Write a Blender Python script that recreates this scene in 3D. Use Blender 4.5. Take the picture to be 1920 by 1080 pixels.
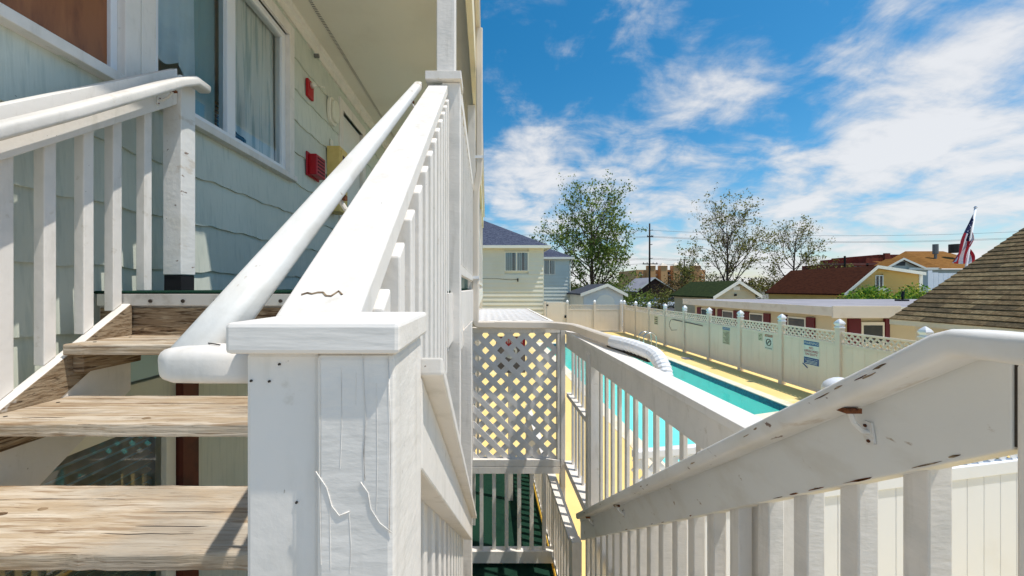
import bpy, math, random
from mathutils import Vector, Matrix
from mathutils.geometry import tessellate_polygon

scn = bpy.context.scene
for o in list(bpy.data.objects):
    bpy.data.objects.remove(o)
col = scn.collection
R = math.radians
EYE = 2.95            # eye height above the pool deck (z = 0)
F = 720.0             # focal length in photo pixels (1920 wide)

# ------------------------------------------------------------------ camera
cd = bpy.data.cameras.new('camera')
cam = bpy.data.objects.new('camera', cd)
col.objects.link(cam)
cam.location = (0, 0, EYE)
cam.rotation_euler = (R(90), 0, 0)
cd.sensor_width = 36
cd.lens = 36 * F / 1920
cd.shift_x = 48 / 1920
cd.clip_start = 0.02
cd.clip_end = 4000
scn.camera = cam

# ------------------------------------------------------------------ light
SUN = Vector((0.36, -0.13, 0.92)).normalized()
EL = math.asin(SUN.z)
AZ = math.atan2(SUN.x, SUN.y)
sd = bpy.data.lights.new('sun', 'SUN')
sd.energy = 2.9
sd.angle = R(0.53)
sd.color = (1.0, 0.945, 0.86)
sun = bpy.data.objects.new('sun', sd)
col.objects.link(sun)
sun.rotation_euler = SUN.to_track_quat('Z', 'Y').to_euler()
sun.location = (30, -10, 60)

scn.view_settings.view_transform = 'Standard'
scn.view_settings.look = 'None'
scn.view_settings.gamma = 1
scn.view_settings.exposure = 0.52
scn.view_settings.use_curve_mapping = False

w = bpy.data.worlds.new('World')
scn.world = w
w.use_nodes = True
nt = w.node_tree
nt.nodes.clear()


def N(tree, kind, **kw):
    n = tree.nodes.new(kind)
    for k, v in kw.items():
        if k.startswith('i_'):
            n.inputs[int(k[2:])].default_value = v
        else:
            setattr(n, k, v)
    return n


def L(tree, a, b, ai=0, bi=0):
    tree.links.new(a.outputs[ai], b.inputs[bi])


def math_node(tree, op, a, b=None, clamp=False):
    n = N(tree, 'ShaderNodeMath', operation=op, use_clamp=clamp)
    if op == 'MULTIPLY_ADD':      # centred: (a - .5) * b
        n.inputs[2].default_value = -.5 * b
    for i, v in enumerate((a, b)):
        if v is None:
            continue
        if isinstance(v, (int, float)):
            n.inputs[i].default_value = v
        else:
            tree.links.new(v, n.inputs[i])
    return n.outputs[0]


def build_world():
    out = N(nt, 'ShaderNodeOutputWorld')
    bg = N(nt, 'ShaderNodeBackground')
    bg.inputs[1].default_value = 0.14
    L(nt, bg, out)
    sky = N(nt, 'ShaderNodeTexSky', sky_type='NISHITA', sun_disc=False)
    sky.sun_elevation = EL
    sky.sun_rotation = AZ
    sky.altitude = 10
    sky.air_density = 1.0
    sky.dust_density = 0.6
    sky.ozone_density = 2.5
    hsv = N(nt, 'ShaderNodeHueSaturation')
    hsv.inputs['Hue'].default_value = 0.488
    hsv.inputs['Saturation'].default_value = 1.42
    hsv.inputs['Value'].default_value = 0.72
    L(nt, sky, hsv, 0, 4)
    tc = N(nt, 'ShaderNodeTexCoord')
    nrm = N(nt, 'ShaderNodeVectorMath', operation='NORMALIZE')
    L(nt, tc, nrm, 0, 0)
    sep = N(nt, 'ShaderNodeSeparateXYZ')
    L(nt, nrm, sep)
    den = math_node(nt, 'ADD', math_node(nt, 'MAXIMUM', sep.outputs[2], 0.0), 0.30)
    px = math_node(nt, 'DIVIDE', sep.outputs[0], den)
    py = math_node(nt, 'DIVIDE', sep.outputs[1], den)
    cmb = N(nt, 'ShaderNodeCombineXYZ')
    nt.links.new(px, cmb.inputs[0])
    nt.links.new(py, cmb.inputs[1])
    n1 = N(nt, 'ShaderNodeTexNoise', noise_dimensions='3D')
    n1.inputs['Scale'].default_value = 4.2
    n1.inputs['Detail'].default_value = 9
    n1.inputs['Roughness'].default_value = 0.6
    n1.inputs['Distortion'].default_value = 0.35
    L(nt, cmb, n1)
    # thin wind-drawn streaks
    mp = N(nt, 'ShaderNodeMapping')
    mp.inputs['Rotation'].default_value = (0, 0, R(12))
    mp.inputs['Scale'].default_value = (1.2, 7.0, 1)
    L(nt, cmb, mp)
    n2 = N(nt, 'ShaderNodeTexNoise')
    n2.inputs['Scale'].default_value = 1.6
    n2.inputs['Detail'].default_value = 7
    n2.inputs['Roughness'].default_value = 0.6
    L(nt, mp, n2)
    dens = math_node(nt, 'ADD', math_node(nt, 'MULTIPLY_ADD', n1.outputs[0], 1.5),
                     math_node(nt, 'MULTIPLY_ADD', n2.outputs[0], 0.38))
    # large cloud banks: direction (photo px), angular radius, weight
    banks = [(1740, 100, 8, .16), (1850, 130, 9, .17), (1690, 160, 7, .15), (1790, 210, 8, .14), (1900, 220, 8, .13), (1620, 170, 5, .08),
             (1038, 15, 5, .20), (1240, -10, 7, .20), (1370, -10, 6, .15), (1340, 140, 7, .16), (1310, 190, 6, .16), (1420, 110, 4, .12),
             (1310, 255, 6, .20), (1200, 235, 4, .12), (975, 185, 3, .12), (1120, 225, 4, .10),
             (930, 270, 7, .20), (1000, 310, 8, .22), (1070, 300, 7, .20), (1130, 350, 8, .20), (960, 380, 9, .24), (1060, 390, 9, .20), (1220, 400, 8, .18), (1190, 310, 5, .12),
             (1310, 370, 6, .18), (1420, 358, 6, .20), (1540, 345, 6, .20), (1660, 328, 6, .20), (1780, 305, 6, .18), (1900, 285, 7, .18), (1560, 280, 6, .14), (1650, 260, 5, .10),
             (1400, 400, 7, .12), (1880, 405, 5, .14), (1490, 430, 6, .08), (1300, 440, 7, .08), (1650, 450, 8, .10), (1840, 0, 5, .10), (1600, 5, 5, .10)]
    for (bx, by, rad, wt) in banks:
        c = Vector((bx - 912, F, 541 - by)).normalized()
        dp = N(nt, 'ShaderNodeVectorMath', operation='DOT_PRODUCT')
        L(nt, nrm, dp, 0, 0)
        dp.inputs[1].default_value = c
        mr = N(nt, 'ShaderNodeMapRange', interpolation_type='SMOOTHSTEP')
        mr.inputs[1].default_value = math.cos(R(rad * 1.25))
        mr.inputs[2].default_value = 1.0
        mr.inputs[3].default_value = 0
        mr.inputs[4].default_value = wt * 0.62
        nt.links.new(dp.outputs['Value'], mr.inputs[0])
        dens = math_node(nt, 'ADD', dens, mr.outputs[0])
    # more cloud towards the horizon
    hz = N(nt, 'ShaderNodeMapRange', interpolation_type='SMOOTHSTEP')
    hz.inputs[1].default_value = 0.0
    hz.inputs[2].default_value = 0.22
    hz.inputs[3].default_value = 0.42
    hz.inputs[4].default_value = 0.0
    nt.links.new(sep.outputs[2], hz.inputs[0])
    dens = math_node(nt, 'ADD', dens, hz.outputs[0])
    mask = N(nt, 'ShaderNodeMapRange', interpolation_type='SMOOTHSTEP')
    mask.inputs[1].default_value = 0.035
    mask.inputs[2].default_value = 0.58
    mask.inputs[3].default_value = 0
    mask.inputs[4].default_value = 0.93
    nt.links.new(dens, mask.inputs[0])
    # brightness inside the clouds
    cr = N(nt, 'ShaderNodeMapRange')
    cr.inputs[1].default_value = 0.05
    cr.inputs[2].default_value = 0.6
    cr.inputs[3].default_value = 3.3
    cr.inputs[4].default_value = 4.4
    nt.links.new(dens, cr.inputs[0])
    cc = N(nt, 'ShaderNodeMix', data_type='RGBA', blend_type='MULTIPLY')
    cc.inputs[0].default_value = 1
    cc.inputs[6].default_value = (0.965, 0.975, 1.0, 1)
    nt.links.new(cr.outputs[0], cc.inputs[7])
    mx = N(nt, 'ShaderNodeMix', data_type='RGBA')
    nt.links.new(mask.outputs[0], mx.inputs[0])
    nt.links.new(hsv.outputs[0], mx.inputs[6])
    nt.links.new(cc.outputs[2], mx.inputs[7])
    nt.links.new(mx.outputs[2], bg.inputs[0])


build_world()

# ------------------------------------------------------------------ materials


def srgb(r, g, b):
    def f(c):
        c /= 255.0
        return c / 12.92 if c <= 0.04045 else ((c + 0.055) / 1.055) ** 2.4
    return (f(r), f(g), f(b))


def mat(name, base, layers=(), rough=0.6, bump=None, spec=0.35, metal=0.0, bump2=None):
    """layers: (colour, scale, lo, hi, amount, stretch, detail) - noise masked colours over the base."""
    m = bpy.data.materials.new(name)
    m.use_nodes = True
    t = m.node_tree
    bs = t.nodes['Principled BSDF']
    bs.inputs['Roughness'].default_value = rough
    bs.inputs['Specular IOR Level'].default_value = spec
    bs.inputs['Metallic'].default_value = metal
    tc = N(t, 'ShaderNodeTexCoord')
    cur = None
    for i, ly in enumerate(layers):
        c, scale, lo, hi, amt = ly[:5]
        st = ly[5] if len(ly) > 5 else (1, 1, 1)
        det = ly[6] if len(ly) > 6 else 5
        mp = N(t, 'ShaderNodeMapping')
        mp.inputs['Scale'].default_value = st
        mp.inputs['Location'].default_value = (i * 3.7, i * 1.9, i * 5.1)
        L(t, tc, mp, 3)
        nz = N(t, 'ShaderNodeTexNoise')
        nz.inputs['Scale'].default_value = scale
        nz.inputs['Detail'].default_value = det
        nz.inputs['Roughness'].default_value = 0.6
        L(t, mp, nz)
        mr = N(t, 'ShaderNodeMapRange', interpolation_type='SMOOTHSTEP')
        mr.inputs[1].default_value = lo
        mr.inputs[2].default_value = hi
        mr.inputs[4].default_value = amt
        L(t, nz, mr)
        mx = N(t, 'ShaderNodeMix', data_type='RGBA')
        L(t, mr, mx, 0, 0)
        if cur is None:
            mx.inputs[6].default_value = (*base, 1)
        else:
            t.links.new(cur, mx.inputs[6])
        mx.inputs[7].default_value = (*c, 1)
        cur = mx.outputs[2]
    if cur is None:
        bs.inputs['Base Color'].default_value = (*base, 1)
    else:
        t.links.new(cur, bs.inputs['Base Color'])
    prev = None
    for bp in (bump, bump2):
        if not bp:
            continue
        scale, strength, st, dist = bp
        mp = N(t, 'ShaderNodeMapping')
        mp.inputs['Scale'].default_value = st
        L(t, tc, mp, 3)
        nz = N(t, 'ShaderNodeTexNoise')
        nz.inputs['Scale'].default_value = scale
        nz.inputs['Detail'].default_value = 6
        L(t, mp, nz)
        b = N(t, 'ShaderNodeBump')
        b.inputs['Strength'].default_value = strength
        b.inputs['Distance'].default_value = dist
        L(t, nz, b, 0, 'Height' if False else b.inputs.find('Height'))
        if prev is not None:
            t.links.new(prev, b.inputs['Normal'])
        prev = b.outputs[0]
    if prev is not None:
        t.links.new(prev, bs.inputs['Normal'])
    return m


M = {}
WHITE = (0.83, 0.785, 0.725)
M['paint'] = mat('white_paint', WHITE,
                 [((0.66, 0.63, 0.57), 5, .45, .75, .55), ((0.64, 0.60, 0.53), 9, .52, .72, .5, (2.5, 2.5, .5)), ((0.58, 0.52, 0.42), 24, .62, .74, .5),
                  ((0.22, 0.17, 0.12), 55, .715, .75, .85)],
                 rough=.6, spec=.22, bump=(45, .35, (1, 1, 1), .003), bump2=(9, .35, (1, 1, .35), .005))
M['paint_rough'] = mat('thick_white_paint', (0.83, 0.785, 0.725),
                       [((0.66, 0.64, 0.60), 7, .45, .7, .6), ((0.62, 0.58, 0.52), 11, .52, .7, .5, (3, 3, .35)), ((0.35, 0.30, 0.23), 45, .71, .75, .8)],
                       rough=.58, spec=.22, bump=(70, .35, (.5, .5, 1.4), .003), bump2=(16, .3, (1, 1, 1.5), .004))
M['paint_cap'] = mat('white_paint_over_grain', (0.83, 0.785, 0.725),
                     [((0.70, 0.68, 0.64), 14, .5, .7, .5), ((0.3, 0.25, 0.18), 60, .72, .76, .7)],
                     rough=.5, bump=(30, .55, (.25, 1, 1.6), .004))
M['paint_chipped'] = mat('chipped_white_paint', (0.79, 0.775, 0.74),
                         [((0.70, 0.67, 0.60), 6, .42, .7, .7), ((0.52, 0.42, 0.30), 11, .60, .70, .55, (1, .35, 1)),
                          ((0.17, 0.09, 0.05), 30, .66, .70, .9, (1, .4, 1))],
                         rough=.55, bump=(35, .4, (1, .5, 1), .005))
M['paint_edge'] = mat('white_paint_worn_edge', (0.79, 0.78, 0.74),
                      [((0.66, 0.62, 0.54), 8, .45, .7, .6, (1, .5, 1)), ((0.40, 0.30, 0.20), 25, .645, .70, .85, (1, .5, 1))],
                      rough=.55, bump=(35, .4, (1, .5, 1), .004))
M['vinyl'] = mat('white_vinyl', (0.86, 0.79, 0.70), [((0.66, 0.60, 0.50), 3, .55, .75, .5, (3, 3, .3)), ((0.70, 0.66, 0.57), 1.6, .45, .8, .5), ((0.6, 0.52, 0.40), 9, .66, .8, .35)],
                 rough=.4, spec=.4)
M['vinyl_white'] = mat('clean_white_vinyl', (0.81, 0.825, 0.85), [((0.74, 0.73, 0.71), 2, .5, .8, .5)], rough=.38)
M['wood'] = mat('weathered_tread_wood', srgb(188, 168, 142),
                [(srgb(214, 202, 184), 3.0, .42, .62, .85, (1.0, 7, 7)), (srgb(146, 120, 92), 6, .50, .64, .8, (.7, 13, 13)),
                 (srgb(168, 160, 148), 2.2, .48, .66, .7, (1, 2.2, 2)), (srgb(112, 82, 56), 7, .60, .70, .8, (.4, 11, 20)),
                 (srgb(62, 48, 38), 15, .655, .69, .9, (.5, 24, 24)), (srgb(92, 70, 52), 26, .70, .74, .8, (1.2, 1.6, 1))],
                rough=.88, bump=(9, .9, (.6, 14, 14), .006), bump2=(3, .5, (1, 2, 1), .006), spec=.12)
M['wood_dark'] = mat('bare_weathered_wood', srgb(150, 128, 102),
                     [(srgb(196, 178, 150), 6, .45, .65, .7, (1.5, 1.5, 12)), (srgb(78, 58, 42), 7, .47, .62, .85, (1.2, 1.2, 14)),
                      (srgb(44, 32, 26), 9, .60, .68, .9, (1.5, 1.5, 9))],
                     rough=.9, bump=(8, .9, (1, 1, 14), .006), spec=.1)
M['wood_peel'] = mat('stringer_peeling_paint', srgb(158, 140, 116),
                     [(srgb(120, 98, 74), 7, .45, .62, .8, (1, 3, 14)), (srgb(60, 45, 34), 10, .58, .66, .85, (1, 3, 16)),
                      ((0.76, 0.75, 0.72), 4, .60, .64, .8)],
                     rough=.85, bump=(12, .8, (1, 3, 12), .005), spec=.15)
M['siding'] = mat('pale_mint_siding', srgb(214, 218, 205),
                  [(srgb(202, 208, 195), 3, .4, .7, .7), (srgb(186, 195, 184), 14, .5, .68, .5, (6, 3.5, .18)),
                   (srgb(110, 118, 110), 70, .745, .77, .8)],
                  rough=.6, bump=(14, .7, (4, 3.5, .12), .004))
def vary(m, lo, hi):
    t = m.node_tree
    bs = t.nodes['Principled BSDF']
    src = bs.inputs['Base Color'].links[0].from_socket
    oi = N(t, 'ShaderNodeObjectInfo')
    mr = N(t, 'ShaderNodeMapRange')
    mr.inputs[3].default_value = lo
    mr.inputs[4].default_value = hi
    t.links.new(oi.outputs['Random'], mr.inputs[0])
    hv = N(t, 'ShaderNodeHueSaturation')
    t.links.new(mr.outputs[0], hv.inputs['Value'])
    t.links.new(src, hv.inputs['Color'])
    t.links.new(hv.outputs[0], bs.inputs['Base Color'])


def translucent(m, c, f):
    t = m.node_tree
    out = next(n for n in t.nodes if n.type == 'OUTPUT_MATERIAL')
    bs = t.nodes['Principled BSDF']
    tr = N(t, 'ShaderNodeBsdfTranslucent')
    tr.inputs[0].default_value = (*c, 1)
    mx = N(t, 'ShaderNodeMixShader')
    mx.inputs[0].default_value = f
    L(t, bs, mx, 0, 1)
    L(t, tr, mx, 0, 2)
    L(t, mx, out)


translucent(M['vinyl'], (.86, .76, .60), .28)
for nm_, lo_, hi_ in (('siding', .92, 1.05), ('wood', .86, 1.06), ('vinyl', .95, 1.03), ('paint', .96, 1.02)):
    vary(M[nm_], lo_, hi_)
M['soffit'] = mat('cream_soffit', srgb(228, 223, 211), [(srgb(214, 208, 195), 1.5, .45, .7, .5)], rough=.7,
                  bump=(60, .1, (1, 1, 1), .002))
M['cream'] = mat('cream_paint', srgb(238, 226, 196), [(srgb(220, 204, 168), 3, .45, .75, .6)], rough=.6)
M['carpet'] = mat('green_outdoor_carpet', srgb(24, 52, 42), [(srgb(46, 76, 60), 200, .45, .65, .7), (srgb(14, 32, 28), 4, .5, .7, .5)],
                  rough=.95, bump=(300, .6, (1, 1, 1), .003), spec=.05)
M['metal'] = mat('aluminium_nosing', srgb(205, 203, 198), [(srgb(170, 165, 156), 9, .45, .65, .6)], rough=.42, metal=.35)
M['rust'] = mat('rusty_iron', srgb(122, 72, 40), [(srgb(66, 36, 22), 40, .45, .6, .9), (srgb(205, 190, 165), 25, .56, .6, .9)], rough=.85)
M['bolt'] = mat('dark_bolt', srgb(56, 48, 42), rough=.6)
M['black'] = mat('black_rubber', srgb(26, 26, 30), rough=.7)
M['red'] = mat('red_enamel', srgb(178, 22, 34), [(srgb(150, 18, 28), 8, .5, .7, .6)], rough=.35)
M['red_dark'] = mat('dark_red_grille', srgb(86, 30, 34), rough=.6)
M['yellow_box'] = mat('yellowed_cabinet', srgb(226, 198, 122), [(srgb(204, 172, 96), 7, .45, .7, .6)], rough=.55)
M['lamp_white'] = mat('milky_plastic', srgb(228, 226, 208), rough=.35)
M['door'] = mat('white_door', srgb(226, 226, 220), [(srgb(205, 205, 200), 4, .5, .7, .4)], rough=.45)
M['brown_panel'] = mat('brown_board', srgb(150, 92, 52), [(srgb(116, 66, 36), 5, .45, .65, .8, (3, 3, .6)), (srgb(174, 112, 66), 3, .55, .7, .6, (3, 3, .5))],
                       rough=.35, spec=.5)
M['dark_frame'] = mat('dark_seal', srgb(58, 60, 62), rough=.5)
M['room'] = mat('dim_room', srgb(186, 216, 222), rough=.9)
M['curtain'] = mat('sheer_curtain', srgb(236, 243, 243), [(srgb(166, 194, 200), 4, .45, .62, .8, (1, 9, .35))], rough=.9, spec=.1)  # vertical bluish streaks paint the shading of the folds into the cloth
M['towel'] = mat('pale_blue_towel', srgb(206, 228, 238), [(srgb(184, 212, 226), 7, .45, .65, .6)], rough=.95, spec=.05,
                 bump=(160, .5, (1, 1, 1), .003))
M['blind'] = mat('beige_blind', srgb(176, 166, 136), rough=.6)
M['brown_post'] = mat('brown_stain', srgb(92, 42, 28), [(srgb(60, 28, 20), 9, .45, .65, .7)], rough=.6)
M['lattice'] = mat('white_lattice', (0.78, 0.755, 0.735), [((0.68, 0.65, 0.62), 12, .5, .7, .5), ((0.3, 0.24, 0.18), 55, .71, .75, .7)], rough=.55)
M['deck'] = mat('yellow_painted_deck', srgb(236, 206, 136),
                [(srgb(242, 214, 146), .8, .45, .66, .75), (srgb(248, 240, 222), .45, .60, .72, .7), (srgb(216, 176, 84), 9, .6, .75, .4),
                 (srgb(150, 118, 60), 30, .70, .74, .5)],
                rough=.75, bump=(60, .2, (1, 1, 1), .004), spec=.2)
M['coping'] = mat('pale_coping', srgb(236, 224, 200), [(srgb(214, 192, 150), 3, .5, .7, .7), (srgb(180, 168, 148), 20, .62, .72, .5)], rough=.7,
                  bump=(40, .3, (1, 1, 1), .004))
M['pool_wall'] = mat('aqua_pool_plaster', srgb(160, 240, 234), [(srgb(136, 228, 224), 1.2, .45, .7, .6)], rough=.7)
M['tile'] = mat('blue_waterline_tile', srgb(30, 92, 118), [(srgb(20, 56, 92), 14, .5, .55, .8)], rough=.2)
M['ground'] = mat('asphalt_ground', srgb(116, 112, 104), [(srgb(96, 104, 74), .05, .5, .62, .8), (srgb(140, 132, 118), .6, .5, .7, .5)], rough=.9)
M['road'] = mat('asphalt', srgb(78, 78, 80), [(srgb(96, 96, 96), 3, .5, .7, .6)], rough=.9)
M['house_wall'] = mat('cream_house_siding', srgb(222, 218, 200), [(srgb(212, 206, 182), .5, .45, .7, .6)], rough=.65)
M['house_wall2'] = mat('grey_house_siding', srgb(206, 212, 204), [(srgb(192, 198, 190), .5, .45, .7, .6)], rough=.65)
M['slate'] = mat('blue_grey_shingles', srgb(80, 86, 102),
                 [(srgb(56, 62, 80), 5, .45, .6, .9, (1, 1, 4)), (srgb(122, 127, 140), 8, .55, .68, .7, (1, 1, 4)), (srgb(60, 62, 78), .6, .5, .7, .4)],
                 rough=.9, bump=(8, .6, (1, 1, 5), .03), spec=.1)
M['trim'] = mat('house_trim', srgb(236, 232, 216), rough=.55)
M['glass_dark'] = mat('window_glass', srgb(52, 58, 62), rough=.08, spec=.6)
M['vert_blind'] = mat('vertical_blinds', srgb(190, 196, 196), rough=.7)
M['shed'] = mat('shed_siding', srgb(226, 226, 220), [(srgb(208, 208, 204), 1, .45, .7, .5)], rough=.6)
M['shed_roof'] = mat('dark_shed_roof', srgb(62, 66, 76), [(srgb(88, 92, 100), 4, .5, .7, .7)], rough=.9)
M['green_roof'] = mat('moss_green_shingles', srgb(50, 60, 36), [(srgb(64, 74, 42), 3, .45, .65, .7, (1, 1, 4)), (srgb(38, 50, 30), 5, .52, .66, .7, (1, 1, 5))],
                      rough=.95, spec=.05, bump=(6, .5, (1, 1, 4), .03))
M['red_roof'] = mat('red_brown_shingles', srgb(78, 44, 30), [(srgb(58, 32, 23), 3, .45, .62, .7, (1, 1, 4)), (srgb(94, 50, 36), 6, .55, .7, .5, (1, 1, 5))],
                    rough=.95, spec=.05, bump=(6, .5, (1, 1, 4), .03))
M['orange_roof'] = mat('ochre_shingles', srgb(136, 96, 50), [(srgb(112, 76, 40), 2, .45, .62, .7, (1, 1, 4)), (srgb(152, 112, 64), 5, .55, .7, .6)],
                       rough=.95, spec=.05)
M['yellow_siding'] = mat('ochre_siding', srgb(218, 178, 98), [(srgb(200, 158, 80), .7, .45, .7, .6)], rough=.6)
M['grey_wall'] = mat('grey_stucco', srgb(178, 184, 176), [(srgb(164, 168, 160), .8, .45, .7, .5)], rough=.8)
M['brick'] = mat('dark_red_brick', srgb(138, 60, 40), [(srgb(110, 44, 30), .8, .45, .62, .7), (srgb(160, 84, 54), 2, .55, .7, .6)], rough=.9)
M['hotel'] = mat('orange_stucco', srgb(206, 158, 106), [(srgb(188, 132, 84), .08, .45, .62, .7)], rough=.85)
M['flat_roof'] = mat('grey_flat_roof', srgb(158, 154, 158), [(srgb(134, 130, 134), .5, .45, .65, .7), (srgb(182, 176, 172), 2, .55, .7, .5)], rough=.9)
M['low_wall'] = mat('tan_wall', srgb(206, 192, 158), [(srgb(190, 174, 138), .8, .45, .7, .6)], rough=.75)
M['fascia'] = mat('pale_fascia', srgb(226, 214, 194), [(srgb(206, 190, 166), 2, .5, .7, .6)], rough=.6)
M['shutter'] = mat('dark_red_shutter', srgb(96, 20, 30), rough=.5)
M['shingle_a'] = mat('brown_shingle', srgb(108, 92, 68), [(srgb(80, 68, 50), 9, .45, .62, .8), (srgb(150, 132, 100), 30, .5, .68, .6), (srgb(92, 92, 58), 1.5, .55, .7, .6)],
                     rough=.95, spec=.06, bump=(60, .5, (1, 1, 1), .006))
M['shingle_b'] = mat('grey_brown_shingle', srgb(90, 79, 60), [(srgb(70, 61, 47), 9, .45, .62, .8), (srgb(132, 118, 92), 30, .5, .68, .6), (srgb(84, 86, 56), 1.5, .55, .7, .6)],
                     rough=.95, spec=.06, bump=(60, .5, (1, 1, 1), .006))
M['shingle_c'] = mat('tan_shingle', srgb(124, 108, 80), [(srgb(98, 84, 62), 9, .45, .62, .8), (srgb(166, 150, 118), 30, .5, .68, .6)],
                     rough=.95, spec=.06, bump=(60, .5, (1, 1, 1), .006))
M['block'] = mat('cream_block', srgb(240, 228, 196), [(srgb(226, 210, 172), 1.5, .45, .7, .6)], rough=.8)
M['bark'] = mat('grey_brown_bark', srgb(92, 78, 64), [(srgb(62, 52, 44), 5, .45, .65, .8, (3, 3, .6))], rough=.95, spec=.05)
M['pole'] = mat('dark_pole_wood', srgb(62, 52, 46), [(srgb(44, 36, 32), 3, .45, .65, .7, (3, 3, .4))], rough=.95, spec=.05)
M['wire'] = mat('wire_black', srgb(52, 54, 60), rough=.6)
M['chrome'] = mat('stainless_tube', srgb(200, 204, 206), rough=.18, metal=.95)
M['sign_white'] = mat('sign_white', srgb(222, 222, 212), [(srgb(200, 198, 184), 9, .5, .7, .5)], rough=.45)
M['sign_blue'] = mat('sign_blue', srgb(24, 96, 150), rough=.4)
M['sign_navy'] = mat('sign_navy', srgb(26, 62, 130), rough=.4)
M['sign_red'] = mat('sign_red', srgb(176, 36, 40), rough=.4)
M['sign_rust'] = mat('sign_orange_brown', srgb(160, 84, 48), rough=.4)
M['sign_dark'] = mat('sign_ink', srgb(46, 44, 46), rough=.5)
M['sign_beige'] = mat('sign_beige', srgb(196, 186, 158), rough=.5)
M['car_white'] = mat('car_white', srgb(236, 238, 240), rough=.2, spec=.6)
M['car_blue'] = mat('car_silver_blue', srgb(150, 166, 196), rough=.2, spec=.6)
M['car_dark'] = mat('car_dark', srgb(38, 38, 44), rough=.2, spec=.6)
M['tyre'] = mat('tyre', srgb(24, 24, 24), rough=.8)
M['steel_pipe'] = mat('galvanised_pipe', srgb(120, 120, 118), rough=.5, metal=.4)


def leaf_mat(name, c1, c2, c3):
    m = bpy.data.materials.new(name)
    m.use_nodes = True
    t = m.node_tree
    t.nodes.clear()
    out = N(t, 'ShaderNodeOutputMaterial')
    geo = N(t, 'ShaderNodeNewGeometry')
    ramp = N(t, 'ShaderNodeValToRGB')
    e = ramp.color_ramp.elements
    e[0].color = (*c1, 1)
    e[1].color = (*c3, 1)
    k = e.new(.5)
    k.color = (*c2, 1)
    L(t, geo, ramp, geo.outputs.find('Random Per Island'))
    d = N(t, 'ShaderNodeBsdfPrincipled')
    d.inputs['Roughness'].default_value = .55
    d.inputs['Specular IOR Level'].default_value = .25
    L(t, ramp, d)
    tr = N(t, 'ShaderNodeBsdfTranslucent')
    L(t, ramp, tr)
    mx = N(t, 'ShaderNodeMixShader')
    mx.inputs[0].default_value = .35
    L(t, d, mx, 0, 1)
    L(t, tr, mx, 0, 2)
    L(t, mx, out)
    return m


M['leaf'] = leaf_mat('spring_leaf', srgb(66, 88, 28), srgb(108, 130, 50), srgb(156, 168, 84))
M['leaf_olive'] = leaf_mat('olive_leaf', srgb(80, 82, 32), srgb(122, 122, 52), srgb(164, 158, 82))
M['leaf_brown'] = leaf_mat('brown_olive_leaf', srgb(46, 38, 20), srgb(78, 64, 30), srgb(110, 92, 44))
M['leaf_hedge'] = leaf_mat('hedge_leaf', srgb(50, 96, 30), srgb(96, 140, 44), srgb(178, 186, 66))


def glass_mat(name, tint, gloss_rough=.02, ior=1.5, add=0.0):
    m = bpy.data.materials.new(name)
    m.use_nodes = True
    t = m.node_tree
    t.nodes.clear()
    out = N(t, 'ShaderNodeOutputMaterial')
    tr = N(t, 'ShaderNodeBsdfTransparent')
    tr.inputs[0].default_value = (*tint, 1)
    gl = N(t, 'ShaderNodeBsdfGlossy')
    gl.inputs['Roughness'].default_value = gloss_rough
    fr = N(t, 'ShaderNodeFresnel')
    fr.inputs[0].default_value = ior
    f2 = math_node(t, 'ADD', fr.outputs[0], add, clamp=True)
    mx = N(t, 'ShaderNodeMixShader')
    t.links.new(f2, mx.inputs[0])
    L(t, tr, mx, 0, 1)
    L(t, gl, mx, 0, 2)
    L(t, mx, out)
    return m, t, gl, fr


M['glass'] = glass_mat('window_pane', (.94, .97, .97), add=.04)[0]


def water_mat():
    m, t, gl, fr = glass_mat('pool_water', (.78, .975, .965), .03, 1.33)
    tc = N(t, 'ShaderNodeTexCoord')
    nz = N(t, 'ShaderNodeTexNoise')
    nz.inputs['Scale'].default_value = 2.2
    nz.inputs['Detail'].default_value = 3
    L(t, tc, nz, 3)
    b = N(t, 'ShaderNodeBump')
    b.inputs['Strength'].default_value = .25
    b.inputs['Distance'].default_value = .05
    t.links.new(nz.outputs[0], b.inputs['Height'])
    t.links.new(b.outputs[0], gl.inputs['Normal'])
    t.links.new(b.outputs[0], fr.inputs['Normal'])
    return m


M['water'] = water_mat()


def flag_mat():
    m = bpy.data.materials.new('flag_cloth')
    m.use_nodes = True
    t = m.node_tree
    bs = t.nodes['Principled BSDF']
    bs.inputs['Roughness'].default_value = .8
    uv = N(t, 'ShaderNodeTexCoord')
    sp = N(t, 'ShaderNodeSeparateXYZ')
    L(t, uv, sp, 2)
    st = math_node(t, 'GREATER_THAN', math_node(t, 'MODULO', math_node(t, 'MULTIPLY', sp.outputs[1], 6.5), 1.0), .5)
    mx = N(t, 'ShaderNodeMix', data_type='RGBA')
    t.links.new(st, mx.inputs[0])
    mx.inputs[6].default_value = (*srgb(184, 30, 44), 1)
    mx.inputs[7].default_value = (*srgb(228, 224, 222), 1)
    can = math_node(t, 'MULTIPLY', math_node(t, 'LESS_THAN', sp.outputs[0], .42), math_node(t, 'GREATER_THAN', sp.outputs[1], .46))
    m2 = N(t, 'ShaderNodeMix', data_type='RGBA')
    t.links.new(can, m2.inputs[0])
    t.links.new(mx.outputs[2], m2.inputs[6])
    vo = N(t, 'ShaderNodeTexVoronoi')
    vo.inputs['Scale'].default_value = 16
    L(t, uv, vo, 2)
    stx = math_node(t, 'LESS_THAN', vo.outputs[0], .22)
    m3 = N(t, 'ShaderNodeMix', data_type='RGBA')
    t.links.new(stx, m3.inputs[0])
    m3.inputs[6].default_value = (*srgb(38, 40, 78), 1)
    m3.inputs[7].default_value = (*srgb(220, 220, 224), 1)
    t.links.new(m3.outputs[2], m2.inputs[7])
    t.links.new(m2.outputs[2], bs.inputs['Base Color'])
    return m


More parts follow.
